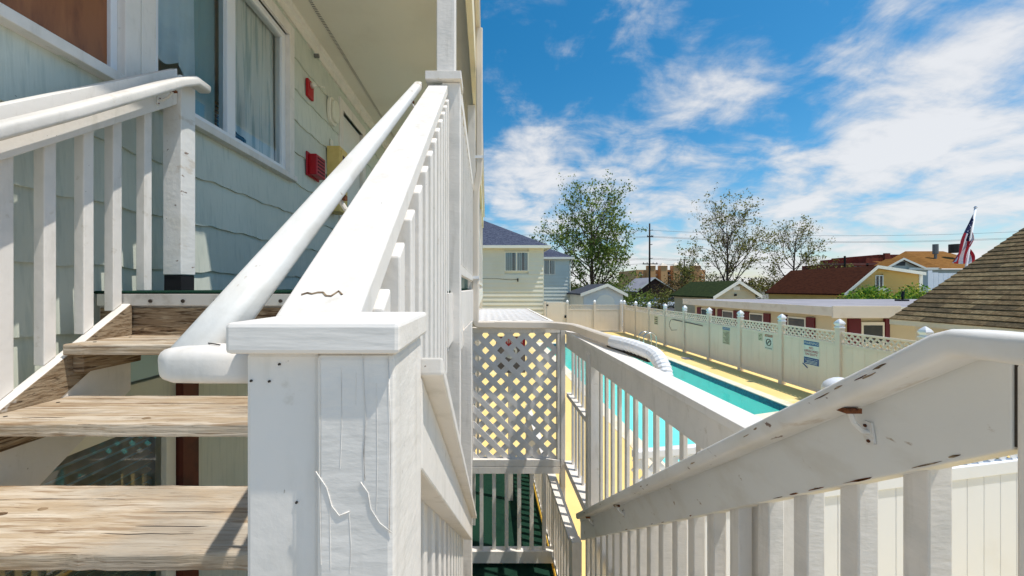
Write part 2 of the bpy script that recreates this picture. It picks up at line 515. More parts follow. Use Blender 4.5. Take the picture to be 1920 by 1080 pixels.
M['flag'] = flag_mat()

# ------------------------------------------------------------------ mesh helpers


class MB:
    def __init__(self):
        self.v = []
        self.f = []

    def add(self, vs, fs):
        n = len(self.v)
        self.v += [tuple(p) for p in vs]
        self.f += [tuple(i + n for i in q) for q in fs]
        return self

    def hexa(self, p):
        # p: bottom 4 (ccw from above) then top 4
        return self.add(p, [(3, 2, 1, 0), (4, 5, 6, 7), (0, 1, 5, 4), (1, 2, 6, 5), (2, 3, 7, 6), (3, 0, 4, 7)])

    def box(self, x0, x1, y0, y1, z0, z1):
        return self.hexa([(x0, y0, z0), (x1, y0, z0), (x1, y1, z0), (x0, y1, z0),
                          (x0, y0, z1), (x1, y0, z1), (x1, y1, z1), (x0, y1, z1)])

    def slope(self, xa, xb, y0, z0, y1, z1, h, w, skew=True):
        """board rising in the YZ plane with plumb ends; top edge z0..z1, vertical depth h,
        x centre xa at y0 and xb at y1, width w."""
        return self.hexa([(xa - w / 2, y0, z0 - h), (xa + w / 2, y0, z0 - h), (xb + w / 2, y1, z1 - h), (xb - w / 2, y1, z1 - h),
                          (xa - w / 2, y0, z0), (xa + w / 2, y0, z0), (xb + w / 2, y1, z1), (xb - w / 2, y1, z1)])

    def beam(self, a, b, w, h, up=(0, 0, 1)):
        a = Vector(a)
        b = Vector(b)
        d = (b - a).normalized()
        s = d.cross(Vector(up))
        if s.length < 1e-4:
            s = d.cross(Vector((1, 0, 0)))
        s.normalize()
        u = s.cross(d).normalized()
        s *= w / 2
        u *= h / 2
        return self.hexa([a - s - u, a + s - u, b + s - u, b - s - u, a - s + u, a + s + u, b + s + u, b - s + u])

    def prism(self, pts, axis, a, b):
        """pts: 2d polygon, extruded along axis ('x': pts are (y,z); 'y': (x,z); 'z': (x,y))"""
        def mk(p, t):
            return {'x': (t, p[0], p[1]), 'y': (p[0], t, p[1]), 'z': (p[0], p[1], t)}[axis]
        n = len(pts)
        vs = [mk(p, a) for p in pts] + [mk(p, b) for p in pts]
        fs = [tuple(range(n))[::-1], tuple(range(n, 2 * n))]
        fs += [(i, (i + 1) % n, (i + 1) % n + n, i + n) for i in range(n)]
        return self.add(vs, fs)

    def sweep(self, path, prof, up=(0, 0, 1), caps=True, scales=None):
        """closed 2d profile (side, up) along a 3d path"""
        n = len(prof)
        vs = []
        path = [Vector(p) for p in path]
        for i, p in enumerate(path):
            a = path[max(i - 1, 0)]
            b = path[min(i + 1, len(path) - 1)]
            d = (b - a).normalized()
            s = d.cross(Vector(up))
            if s.length < 1e-3:
                s = d.cross(Vector((0, 1, 0)))
            s.normalize()
            u = s.cross(d)
            k = scales[i] if scales else 1
            vs += [p + s * (q[0] * k) + u * (q[1] * k) for q in prof]
        fs = []
        for i in range(len(path) - 1):
            for j in range(n):
                k = (j + 1) % n
                fs.append((i * n + j, i * n + k, (i + 1) * n + k, (i + 1) * n + j))
        if caps:
            fs.append(tuple(range(n))[::-1])
            fs.append(tuple(range((len(path) - 1) * n, len(path) * n)))
        return self.add(vs, fs)

    def tube(self, path, r, seg=8, scales=None):
        prof = [(r * math.cos(2 * math.pi * i / seg), r * math.sin(2 * math.pi * i / seg)) for i in range(seg)]
        return self.sweep(path, prof, scales=scales)

    def build(self, name, material, parent=None, bevel=0, smooth=False, jit=0, seed=1):
        if jit:
            rr = random.Random(seed)
            self.v = [(a + rr.uniform(-jit, jit), b + rr.uniform(-jit, jit), c + rr.uniform(-jit, jit)) for a, b, c in self.v]
        me = bpy.data.meshes.new(name)
        me.from_pydata(self.v, [], self.f)
        me.materials.append(material)
        if smooth:
            for p in me.polygons:
                p.use_smooth = True
        me.update()
        o = bpy.data.objects.new(name, me)
        col.objects.link(o)
        if parent is not None:
            attach(o, parent)
        if bevel:
            b = o.modifiers.new('edge', 'BEVEL')
            b.width = bevel
            b.segments = 2
            b.limit_method = 'ANGLE'
        return o


ORI = {}


def attach(o, parent):
    o.parent = parent
    o.matrix_parent_inverse = ORI.get(parent.name, Matrix.Identity(4)).inverted()


def tag(o, label, cat, group=None):
    o['label'] = label
    o['category'] = cat
    if group:
        o['group'] = group
    return o


def thing(name, label, cat, loc, group=None):
    o = bpy.data.objects.new(name, None)
    o.empty_display_size = .1
    col.objects.link(o)
    o.location = loc
    ORI[o.name] = Matrix.Translation(Vector(loc))
    return tag(o, label, cat, group)


def struct(o):
    o['kind'] = 'structure'
    return o


def stuff(o):
    o['kind'] = 'stuff'
    return o


def at(px, py, d):
    return Vector(((px - 912) / F * d, d, EYE - (py - 541) / F * d))


def X(px, d):
    return (px - 912) / F * d


def Z(py, d):
    return EYE - (py - 541) / F * d


def text_part(txt, size, material, M4, parent, name='lettering', align='CENTER'):
    cu = bpy.data.curves.new('t', 'FONT')
    cu.body = txt
    cu.size = size
    cu.align_x = align
    cu.align_y = 'CENTER'
    cu.resolution_u = 2
    cu.extrude = .0006
    tmp = bpy.data.objects.new('t', cu)
    col.objects.link(tmp)
    dg = bpy.context.evaluated_depsgraph_get()
    me = bpy.data.meshes.new_from_object(tmp.evaluated_get(dg))
    bpy.data.objects.remove(tmp)
    me.transform(M4)
    me.materials.clear()
    me.materials.append(material)
    o = bpy.data.objects.new(name, me)
    col.objects.link(o)
    attach(o, parent)
    return o


def lattice_strips(w, h, pitch, strip):
    """2d strips (a, b) clipped to a w x h rectangle, two diagonal sets"""
    out = []
    for sgn in (1, -1):
        n = int((w + h) / pitch) + 2
        for k in range(-n, n + 1):
            c = k * pitch + .37 * pitch
            # line u - sgn*v = c
            pts = []
            for v in (0, h):
                u = c + sgn * v
                if 0 <= u <= w:
                    pts.append((u, v))
            for u in (0, w):
                v = (u - c) * sgn
                if 0 < v < h:
                    pts.append((u, v))
            if len(pts) >= 2:
                a, b = pts[0], pts[1]
                if math.hypot(a[0] - b[0], a[1] - b[1]) > strip * 1.2:
                    out.append((a, b, sgn))
    return out


UF = EYE - .012          # upper walkway floor
RISE, RUN = .185, .26
SL = .71                 # rail slope
XW = -1.65               # motel wall face
LAND = EYE - 1.13        # landing the camera stands on
LF = .23                 # lower walkway floor

# ------------------------------------------------------------------ ground, deck, pool
POOL = [(3.0, 5.6), (6.0, 8.85), (7.5, 9.35), (7.5, 20.4), (3.0, 20.4)]


def sheet(name, outer, holes, z, m):
    polys = [[Vector((*p, 0)) for p in outer]] + [[Vector((*p, 0)) for p in h] for h in holes]
    tris = tessellate_polygon(polys)
    flat = [p for q in polys for p in q]
    mb = MB()
    fs = []
    for t in tris:
        a, b, c = (flat[i] for i in t)
        if (b - a).cross(c - a).z < 0:
            t = (t[0], t[2], t[1])
        fs.append(tuple(t))
    mb.add([(p.x, p.y, z) for p in flat], fs)
    return struct(mb.build(name, m))


def grow(poly, d):
    cx = sum(p[0] for p in poly) / len(poly)
    cy = sum(p[1] for p in poly) / len(poly)
    out = []
    n = len(poly)
    for i in range(n):
        a, b, c = Vector(poly[i - 1]), Vector(poly[i]), Vector(poly[(i + 1) % n])
        e1 = (b - a).normalized()
        e2 = (c - b).normalized()
        n1 = Vector((e1.y, -e1.x))
        n2 = Vector((e2.y, -e2.x))
        k = (n1 + n2) / (1 + n1.dot(n2))
        out.append(tuple(b + k * d))
    return out


COPE = grow(POOL, .32)
sheet('ground', [(-900, -60), (1500, -60), (1500, 2200), (-900, 2200)], [POOL], -.03, M['ground'])
sheet('pool_deck', [(.72, -3), (9.35, -3), (9.35, 25.9), (-1.62, 25.9), (-1.62, 6.3), (.72, 6.3)], [COPE], 0, M['deck'])
mb = MB()
n = len(POOL)
for i in range(n):
    a, b = POOL[i], POOL[(i + 1) % n]
    c, d = COPE[i], COPE[(i + 1) % n]
    mb.hexa([(*a, -.12), (*c, -.12), (*d, -.12), (*b, -.12), (*a, .012), (*c, .012), (*d, .012), (*b, .012)])
struct(mb.build('pool_coping', M['coping'], bevel=.012))
mb = MB()
vs = [(*p, -.12) for p in POOL] + [(*p, -1.35) for p in POOL]
mb.add(vs, [(i, (i + 1) % n, (i + 1) % n + n, i + n) for i in range(n)] + [tuple(range(n, 2 * n))])
struct(mb.build('pool_basin', M['pool_wall']))
mb = MB()
inner = grow(POOL, -.012)
mb.add([(*p, -.015) for p in inner] + [(*p, -.18) for p in inner], [(i, (i + 1) % n, (i + 1) % n + n, i + n) for i in range(n)])
struct(mb.build('pool_tile_band', M['tile']))
mb = MB()
mb.add([(*p, -.10) for p in grow(POOL, -.004)], [tuple(range(n))])
struct(mb.build('pool_water', M['water']))
mb = MB()
mb.add([(-30, -45, -.015), (60, -45, -.015), (60, -3.05, -.015), (-30, -3.05, -.015)], [(0, 1, 2, 3)])
struct(mb.build('bounce_yard', mat('bounce_concrete', srgb(196, 190, 178), [(srgb(176, 170, 158), .4, .45, .7, .6), (srgb(150, 144, 134), 3, .6, .75, .5)], rough=.9)))  # unseen pale ground added to bounce sunlight onto the shaded front faces
mb = MB()
mb.add([(9.45, -3, -.015), (60, -3, -.015), (60, 27, -.015), (9.45, 27, -.015)], [(0, 1, 2, 3)])
struct(mb.build('side_bounce_yard', M['coping']))  # pale ground added beyond the fence for the same bounce light
# road behind the fence
mb = MB()
mb.add([(-60, 44, -.02), (200, 44, -.02), (200, 80, -.02), (-60, 80, -.02)], [(0, 1, 2, 3)])
struct(mb.build('parking_lot', M['road']))

# ------------------------------------------------------------------ walkways and landing
mb = MB()
mb.box(XW, -.16, 1.625, 13.4, UF - .24, UF - .012)
up_slab = struct(mb.build('upper_walkway', M['paint']))
mb = MB()
mb.box(XW + .002, -.17, 1.605, 13.3, UF - .0119, UF)
c = mb.build('carpet', M['carpet'], up_slab, bevel=.006)
mb = MB()
mb.box(XW + .03, -.25, 1.596, 1.604, UF - .062, UF - .013)
nos = mb.build('nosing_strip', M['metal'], up_slab, bevel=.002)
for i in range(9):
    mb = MB()
    x = XW + .12 + i * .135
    mb.tube([(x, 1.598, UF - .042), (x, 1.591, UF - .042)], .0075, 8)
    mb.build('screw', M['bolt'], nos)
mb = MB()
mb.box(XW + .03, -.25, 1.609, 1.624, UF - .27, UF - .07)
mb.build('edge_board', M['wood_dark'], up_slab, bevel=.003)
mb = MB()
mb.box(XW, -.16, 13.4, 13.5, UF - .24, UF)
mb.build('end_board', M['paint'], up_slab)

mb = MB()
mb.box(-1.55, .95, -1.4, .29, LAND - .2, LAND)
struct(mb.build('stair_landing', M['wood']))
mb = MB()
mb.box(XW, .64, 1.9, 6.2, .02, LF)
lw = struct(mb.build('lower_walkway', M['carpet']))
mb = MB()
mb.box(.641, .70, 1.9, 6.2, .02, LF - .01)
mb.build('edge_board', mat('yellow_trim', srgb(236, 190, 70), rough=.7), lw)

# ------------------------------------------------------------------ motel building
motel = thing('motel_building', 'pale mint sided two storey motel with covered walkway', 'building', (XW, 6, 0))


def wall_rects(y0, y1, z0, z1, holes):
    """pieces of the course (y0..y1, z0..z1) left by the openings"""
    ys = sorted({y0, y1, *[min(max(h[k], y0), y1) for h in holes for k in (0, 1)]})
    res = []
    for a, b in zip(ys[:-1], ys[1:]):
        if b - a < .01:
            continue
        m_ = (a + b) / 2
        hit = [h for h in holes if h[0] < m_ < h[1] and h[2] < z1 - .004 and h[3] > z0 + .004]
        if not hit:
            res.append((a, b, z0, z1))
            continue
        h = hit[0]
        if h[2] - z0 > .01:
            res.append((a, b, z0, h[2]))
        if z1 - h[3] > .01:
            res.append((a, b, h[3], z1))
    # merge neighbours
    out = []
    for r in res:
        if out and abs(out[-1][1] - r[0]) < 1e-6 and out[-1][2:] == r[2:]:
            out[-1] = (out[-1][0], r[1], *r[2:])
        else:
            out.append(r)
    return out


SILL, HEAD = UF + .95, UF + 2.10
holes = [(-.6, 1.72, SILL, HEAD), (1.88, 3.16, SILL, HEAD), (4.36, 5.06, UF - .1, UF + 2.03), (6.3, 7.1, UF - .1, UF + 2.03), (7.6, 9.2, SILL, HEAD)]
CEIL = UF + 2.36
lap = .268
k = 0
z = UF + .105 - 2 * lap
rs = random.Random(4)
while z < CEIL:
    z0, z1 = z, min(z + lap, CEIL)
    for (a, b, p, q) in wall_rects(-.8, 1.62 if z < UF - .1 - lap else 13.4, z0, z1, holes):
        m_ = MB()
        nseg = max(2, int((b - a) / .022))
        vs = []
        wavy = abs(p - z) < 1e-4
        ph = rs.uniform(0, 9)
        for i in range(nseg + 1):
            y = a + (b - a) * i / nseg
            dz = (.005 * math.sin(y * 19 + ph) + .0028 * math.sin(y * 43 + ph * 2) + .003 * math.sin(y * 8.3)) if wavy else 0
            fr = (p - z) / lap
            x_bot = XW + .015 * (1 - fr) + .002
            x_top = XW + .002 + .015 * (1 - (q - z) / lap)
            vs += [(XW - .02, y, p + dz), (x_bot, y, p + dz), (x_top, y, q + .012 * (q < CEIL))]
        fs = []
        for i in range(nseg):
            o0 = i * 3
            fs += [(o0 + 1, o0 + 4, o0 + 5, o0 + 2), (o0, o0 + 3, o0 + 4, o0 + 1)]
        m_.add(vs, fs)
        m_.build('siding_board', M['siding'], motel)
    z += lap
    k += 1
# backing wall behind boards with the same openings
m_ = MB()
for (a, b, p, q) in wall_rects(-.8, 13.4, UF - .43, CEIL + .2, holes):
    m_.box(XW - .12, XW - .018, a, b, p, q)
m_.build('wall_core', M['room'], motel)
# lower storey wall
lh = [(.4, 2.03, .9, 2.35), (2.9, 4.6, .9, 2.15)]
m_ = MB()
for (a, b, p, q) in wall_rects(-.8, 13.4, -.02, UF - .44, lh):
    m_.box(XW - .12, XW, a, b, p, q)
m_.build('lower_wall', M['siding'], motel)
m_ = MB()
m_.box(XW - .02, XW + .04, 2.04, 2.15, 0, UF - .25)
m_.build('corner_board', M['brown_post'], motel)
# lower window with blinds
m_ = MB()
for (a, b, p, q) in ((.4, 2.03, .9, .96), (.4, 2.03, 2.29, 2.35), (.4, .46, .96, 2.29), (1.97, 2.03, .96, 2.29), (1.2, 1.24, .96, 2.29)):
    m_.box(XW - .05, XW + .01, a, b, p, q)
lwf = m_.build('lower_window', M['trim'], motel, bevel=.003)
m_ = MB()
m_.add([(XW - .018, .46, .96), (XW - .018, 1.97, .96), (XW - .018, 1.97, 2.29), (XW - .018, .46, 2.29)], [(0, 1, 2, 3)])
m_.build('pane', M['glass'], lwf)
for i in range(30):
    m_ = MB()
    zz = 1.0 + i * .043
    m_.beam((XW - .07, .47, zz), (XW - .07, 1.96, zz), .034, .002, up=(.6, 0, 1))
    m_.build('blind_slat', M['blind'], lwf)
m_ = MB()
m_.box(XW - .115, XW - .10, .4, 2.03, .9, 2.35)
m_.build('backing', M['room'], lwf)
m_ = MB()
m_.box(XW - .115, XW - .02, 2.9, 4.6, .9, 2.15)
m_.build('dark_opening', M['glass_dark'], motel)

# soffit, crown, vent strip, beam
m_ = MB()
m_.box(XW, -.15, 1.96, 13.4, CEIL, CEIL + .04)
m_.box(XW, -.85, -.9, 1.959, CEIL, CEIL + .04)
sof = m_.build('soffit', M['soffit'], motel)
m_ = MB()
m_.box(-1.452, -1.425, 1.97, 13.3, CEIL - .004, CEIL - .0005)
ven = m_.build('vent_strip', M['dark_frame'], sof)
m_ = MB()
for i in range(560):
    yy = .2 + i * .02
    m_.box(-1.455, -1.422, yy, yy + .008, CEIL - .007, CEIL - .0042)
stuff(m_.build('vent_bar', M['soffit'], sof))
m_ = MB()
m_.prism([(XW, CEIL - .001), (XW, CEIL - .11), (XW + .022, CEIL - .11), (XW + .026, CEIL - .05), (XW + .055, CEIL - .03), (XW + .06, CEIL - .001)], 'y', -.85, 13.3)
m_.build('crown_moulding', M['paint'], motel)
m_ = MB()
m_.box(-.155, -.105, 1.96, 13.5, UF + 2.12, UF + 2.75)
m_.build('roof_beam', M['cream'], motel, bevel=.004)
m_ = MB()
m_.box(-.104, -.06, 1.96, 13.5, UF + 2.5, UF + 2.75)
m_.build('gutter', M['vinyl'], motel, bevel=.01)
m_ = MB()
m_.box(XW - 5, -.06, 1.96, 13.6, UF + 2.752, UF + 2.9)
m_.box(XW - 5, -.85, -.9, 1.959, UF + 2.752, UF + 2.9)
m_.build('roof', M['slate'], motel)
m_ = MB()
m_.box(XW, -.6, 13.3, 13.4, 0, CEIL)
m_.build('end_wall', M['siding'], motel)


def wnd_frame(y0, y1, z0, z1, parent, mull=None, t=.055):
    """white casing proud of the siding plus sashes"""
    q = MB()
    for (a, b, p, r) in ((y0 - .078, y1 + .078, z1, z1 + .09), (y0 - .078, y0, z0, z1), (y1, y1 + .078, z0, z1)):
        q.box(XW - .012, XW + .034, a, b, p, r)
    o = q.build('window', M['paint'], parent, bevel=.004)
    q = MB()
    q.box(XW - .012, XW + .058, y0 - .079, y1 + .079, z0 - .045, z0)
    q.build('sill', M['paint'], o, bevel=.004)
    q = MB()
    bars = [(y0, y1, z1 - t, z1), (y0, y1, z0, z0 + t), (y0, y0 + t, z0 + t, z1 - t), (y1 - t, y1, z0 + t, z1 - t)]
    if mull:
        bars.append((mull - .04, mull + .04, z0 + t, z1 - t))
    for (a, b, p, r) in bars:
        q.box(XW - .06, XW - .002, a, b, p, r)
    q.build('sash', M['vinyl_white'], o, bevel=.003)
    return o


# left window boarded with brown panel
w1 = wnd_frame(-.6, 1.72, SILL, HEAD, motel, t=.03)
m_ = MB()
m_.box(XW - .035, XW - .02, -.57, 1.69, SILL + .03, HEAD - .03)
m_.build('brown_board', M['brown_panel'], w1)
# sliding window
w2 = wnd_frame(1.88, 3.16, SILL, HEAD, motel, mull=2.49)
m_ = MB()
m_.add([(XW - .03, 1.93, SILL + .05), (XW - .03, 2.46, SILL + .05), (XW - .03, 2.46, HEAD - .05), (XW - .03, 1.93, HEAD - .05)], [(0, 1, 2, 3)])
m_.build('pane', M['glass'], w2)
m_ = MB()
m_.add([(XW - .022, 2.52, SILL + .05), (XW - .022, 3.11, SILL + .05), (XW - .022, 3.11, HEAD - .05), (XW - .022, 2.52, HEAD - .05)], [(0, 1, 2, 3)])
m_.build('pane', M['glass'], w2)
m_ = MB()
m_.box(XW - .42, XW - .40, 1.4, 3.6, UF, HEAD + .2)
m_.box(XW - .40, XW - .13, 1.4, 1.42, UF, HEAD + .2)
m_.box(XW - .40, XW - .13, 3.58, 3.6, UF, HEAD + .2)
m_.box(XW - .40, XW - .13, 1.4, 3.6, HEAD + .2, HEAD + .22)
m_.build('room_lining', M['room'], w2)


def cloth(name, y0, y1, z1, low, x, amp, freq, m__, parent, ph=0.0):
    q = MB()
    ny, nz = 44, 14
    vs = []
    for j in range(nz + 1):
        for i in range(ny + 1):
            t = i / ny
            y = y0 + (y1 - y0) * t
            zb = low(t)
            zz = z1 + (zb - z1) * j / nz
            dd = .35 + .65 * j / nz
            vs.append((x + amp * dd * (math.sin(t * freq + ph) + .4 * math.sin(t * freq * 2.3 + j * .15)), y, zz))
    fs = [(j * (ny + 1) + i, j * (ny + 1) + i + 1, (j + 1) * (ny + 1) + i + 1, (j + 1) * (ny + 1) + i) for j in range(nz) for i in range(ny)]
    q.add(vs, fs)
    return q.build(name, m__, parent, smooth=True)


cloth('towel', 1.90, 2.26, HEAD, lambda t: SILL + .34 - .08 * t + .035 * math.sin(t * 11), XW - .075, .02, 13, M['towel'], w2)
cloth('curtain', 2.50, 3.12, HEAD, lambda t: SILL + .16 + .22 * (t < .22) + .10 * math.sin(t * 4 + 2) - .05 * t, XW - .085, .022, 22, M['curtain'], w2)
cloth('curtain', 2.26, 2.47, HEAD, lambda t: SILL + .05, XW - .10, .012, 9, mat('blue_curtain', srgb(140, 182, 192), rough=.9), w2)
m_ = MB()
for i in range(9):
    zz = SILL + .06 + i * .03
    m_.box(XW - .17, XW - .15, 2.5, 3.12, zz, zz + .006)
m_.build('dark_bars', M['dark_frame'], w2)  # thin dark horizontal bars low behind the right pane
# doors
for (a, b) in ((4.36, 5.06), (6.3, 7.1)):
    q = MB()
    for (c0, c1, p, r) in ((a - .10, a, UF, UF + 2.03), (b, b + .10, UF, UF + 2.03), (a - .10, b + .10, UF + 2.03, UF + 2.14)):
        q.box(XW - .02, XW + .03, c0, c1, p, r)
    dr = q.build('door_frame', M['paint'], motel, bevel=.004)
    q = MB()
    q.box(XW - .055, XW - .015, a + .012, b - .012, UF + .01, UF + 2.018)
    q.build('door', M['door'], dr, bevel=.003)
    q = MB()
    q.box(XW - .09, XW - .06, a, b, UF, UF + 2.03)
    q.build('door_stop', M['black'], dr)
    q = MB()
    q.tube([(XW - .015, a + .08, UF + .95), (XW + .045, a + .08, UF + .95)], .025, 10)
    q.build('knob', M['chrome'], dr)
w3 = wnd_frame(7.6, 9.2, SILL, HEAD, motel, mull=8.4)
m_ = MB()
m_.box(XW - .05, XW - .03, 7.65, 9.15, SILL + .05, HEAD - .05)
m_.build('pane', M['glass_dark'], w3)

# wall mounted things
a = thing('alarm_strobe', 'small red fire alarm plate with white strobe beside the window', 'fire alarm', (XW + .02, 3.52, UF + 1.7))
m_ = MB()
m_.box(XW + .016, XW + .04, 3.47, 3.585, Z(183, 3.5), Z(150, 3.5))
m_.build('plate', M['red'], a, bevel=.003)
m_ = MB()
m_.tube([(XW + .04, 3.53, Z(158, 3.5)), (XW + .075, 3.53, Z(158, 3.5)), (XW + .09, 3.53, Z(158, 3.5))], .026, 10, scales=[1, 1, .5])
m_.tube([(XW + .085, 3.53, Z(158, 3.5)), (XW + .16, 3.54, Z(161, 3.5))], .008, 6)
m_.build('strobe', M['lamp_white'], a, smooth=True)
a = thing('alarm_horn', 'red fire alarm horn box with grille below the strobe', 'fire alarm', (XW + .02, 3.6, UF + 1.1))
m_ = MB()
zc = UF + 1.14
m_.box(XW + .016, XW + .03, 3.47, 3.73, zc - .105, zc + .115)
m_.box(XW + .03, XW + .10, 3.50, 3.70, zc - .09, zc + .10)
m_.build('housing', M['red'], a, bevel=.006)
for i in range(5):
    m_ = MB()
    m_.box(XW + .1001, XW + .105, 3.53, 3.67, zc - .065 + i * .032, zc - .053 + i * .032)
    m_.build('grille_bar', M['red_dark'], a)
a = thing('wall_lamp', 'oval white bulkhead lamp mounted above the yellow cabinet', 'lamp', (XW + .02, 4.02, UF + 1.8))
m_ = MB()
zc = UF + 1.86
pts = [(4.03 + .10 * math.copysign(abs(math.cos(t)) ** .7, math.cos(t)), zc + .14 * math.copysign(abs(math.sin(t)) ** .7, math.sin(t))) for t in [i * math.pi / 12 for i in range(24)]]
m_.prism(pts, 'x', XW + .016, XW + .05)
m_.build('rim', M['trim'], a, bevel=.006)
m_ = MB()
pts = [(4.03 + (p[0] - 4.03) * .75, zc + (p[1] - zc) * .8) for p in pts]
m_.prism(pts, 'x', XW + .0502, XW + .085)
m_.build('diffuser', M['lamp_white'], a, bevel=.012)
a = thing('utility_cabinet', 'yellowed metal cabinet on the wall next to the door', 'cabinet', (XW + .02, 4.0, UF + 1.0))
m_ = MB()
m_.box(XW + .016, XW + .15, 3.93, 4.15, UF + .80, UF + 1.47)
m_.build('housing', M['yellow_box'], a, bevel=.006)
m_ = MB()
m_.box(XW + .1502, XW + .157, 3.96, 4.12, UF + 1.12, UF + 1.44)
m_.box(XW + .1502, XW + .157, 3.96, 4.12, UF + .83, UF + 1.07)
m_.build('door', M['yellow_box'], a, bevel=.004)
m_ = MB()
m_.box(XW + .1572, XW + .159, 3.99, 4.09, UF + 1.17, UF + 1.39)
m_.build('dark_slot', M['brown_post'], a)
a = MB().box(XW + .016, XW + .03, 4.0, 4.07, UF + 1.50, UF + 1.57).build('outlet_box', M['trim'], None, bevel=.004)
tag(a, 'tiny white outlet plate above the yellow cabinet', 'outlet')
a = MB().tube([(XW + .03, 3.62, CEIL - .16), (XW + .07, 3.62, CEIL - .16)], .02, 10).build('sprinkler_head', M['steel_pipe'])
tag(a, 'small metal sprinkler head high on the mint wall', 'sprinkler')

# ------------------------------------------------------------------ stair flight going up
st = thing('staircase', 'weathered open riser wooden stairs rising beside the mint wall', 'staircase', (-.85, .4, LAND))
TX0, TX1 = -1.478, -.262
rt = random.Random(8)
for k in range(1, 6):
    yf = 1.60 - RUN * k
    zt = UF - RISE * k
    m_ = MB()
    # plank with a slightly uneven, worn front edge
    nx = 40
    vs = []
    for i in range(nx + 1):
        x = TX0 + (TX1 - TX0) * i / nx
        e = rt.uniform(-.0018, .0018)
        sag = rt.uniform(-.0009, .0009)
        vs += [(x, yf + e, zt - .037), (x, yf + e, zt - .003 + sag), (x, yf + .004 + e, zt + sag),
               (x, yf + .284, zt + sag), (x, yf + .284, zt - .037)]
    fs = []
    for i in range(nx):
        for j in range(5):
            j2 = (j + 1) % 5
            fs.append((i * 5 + j, (i + 1) * 5 + j, (i + 1) * 5 + j2, i * 5 + j2))
    fs += [(0, 1, 2, 3, 4), tuple(nx * 5 + q for q in (4, 3, 2, 1, 0))]
    m_.add(vs, fs)
    tr = m_.build('tread', M['wood'], st, bevel=.003)
    for i in range(5):
        x0_ = rt.uniform(TX0 + .05, TX1 - .45)
        y0_ = yf + rt.uniform(.02, .26)
        pts = [(x0_ + j * .05, y0_ + rt.uniform(-.002, .002), zt + .0002) for j in range(rt.randrange(3, 8))]
        MB().sweep(pts, [(-.0014, -.0003), (.0014, -.0003), (0, .0006)], scales=[.2] + [1] * (len(pts) - 2) + [.2]).build('split', M['bolt'], tr)
    for i in range(3):
        x0_ = rt.uniform(TX0 + .1, TX1 - .1)
        y0_ = yf + rt.uniform(.04, .25)
        pts = [(x0_ + .012 * math.cos(a_ * .785) * rt.uniform(.8, 1.2), y0_ + .007 * math.sin(a_ * .785) * rt.uniform(.8, 1.2)) for a_ in range(8)]
        MB().prism(pts, 'z', zt - .001, zt + .0011).build('knot', M['wood_dark'], tr)
    for xb in (TX0 + .05, TX1 - .06):
        for yy in (.06, .2):
            MB().tube([(xb, yf + yy, zt - .001), (xb, yf + yy, zt + .0015)], .005, 6).build('nail', M['bolt'], tr)
# stringers: top edge passes 5 cm under each nosing


def strz(y):
    return EYE - .2475 + (y - 1.34) * SL


for (xa, wmat, nm) in ((TX0 - .021, 'wood_peel', 1), (TX1 + .021, 'paint', 2)):
    m_ = MB()
    m_.slope(xa, xa, .26, strz(.26), 1.60, strz(1.60), .36, .038)
    s_ = m_.build('stringer', M['paint'], st, bevel=.003)
    if nm == 1:
        # bare upper face shows beside the treads; worn paint below
        m_ = MB()
        m_.slope(xa + .0205, xa + .0205, .9, strz(.9) - .003, 1.60, strz(1.60) - .003, .125, .003)
        m_.build('bare_wood', M['wood_peel'], s_)
for k in range(1, 6):
    yf = 1.60 - RUN * k
    zt = UF - RISE * k
    m_ = MB()
    m_.box(TX0 + .0015, TX0 + .04, yf + .03, yf + .26, zt - .105, zt - .0375)
    m_.build('cleat', M['wood_dark'], st, bevel=.003)
m_ = MB()
m_.box(TX1 - .04, TX1 - .002, 1.36, 1.6, UF - .27, UF - .03)
m_.build('cleat', M['brown_post'], st)

# bullnosed handrail profile
def bull(wd, ht, n=5):
    pts = []
    r = ht * .32
    for (sx, sz, t0) in ((1, -1, -90), (1, 1, 0), (-1, 1, 90), (-1, -1, 180)):
        for i in range(n):
            t = R(t0 + 90 * i / (n - 1))
            pts.append((sx * (wd / 2 - r) + r * math.cos(t), sz * (ht / 2 - r) + r * math.sin(t)))
    return pts


def bracket(parent, x_wall, x_rail, y, z):
    q = MB()
    sg_ = 1 if x_rail > x_wall else -1
    pl = [(y - .012, z - .066), (y + .002, z - .072), (y + .012, z - .05), (y + .008, z - .03), (y - .006, z - .03)]
    q.prism(pl, 'x', x_wall, x_wall + .004 * sg_)
    q.tube([(x_wall, y, z - .05), (x_wall * .6 + x_rail * .4, y, z - .046), (x_wall * .2 + x_rail * .8, y, z - .03), (x_rail, y, z - .008)], .0048, 8)
    o = q.build('bracket', M['paint_chipped'], parent)
    MB().box(x_rail - .014, x_rail + .014, y - .010, y + .010, z - .012, z - .003).build('bracket_plate', M['rust'], parent)
    for (yy, zz) in ((y - .002, z - .064), (y + .004, z - .038)):
        MB().tube([(x_wall, yy, zz), (x_wall + .006 * sg_, yy, zz)], .003, 7).build('screw', M['rust'], parent)
    return o


# ------------------------------------------------------------------ left railing by the wall
rl = thing('stair_railing', 'white stair railing along the mint siding wall at far left', 'railing', (-1.5, 1.2, UF - .5))
YP = 1.83
m_ = MB()
m_.box(-1.543, -1.454, YP, YP + .09, UF + .075, UF + 1.03)
po = m_.build('post', M['paint_chipped'], rl, bevel=.004)
m_ = MB()
m_.box(-1.539, -1.458, YP + .004, YP + .086, UF + .001, UF + .0745)
m_.build('post_base', M['black'], po)


def lrz(y):
    return EYE + 1.045 + (y - YP) * .735


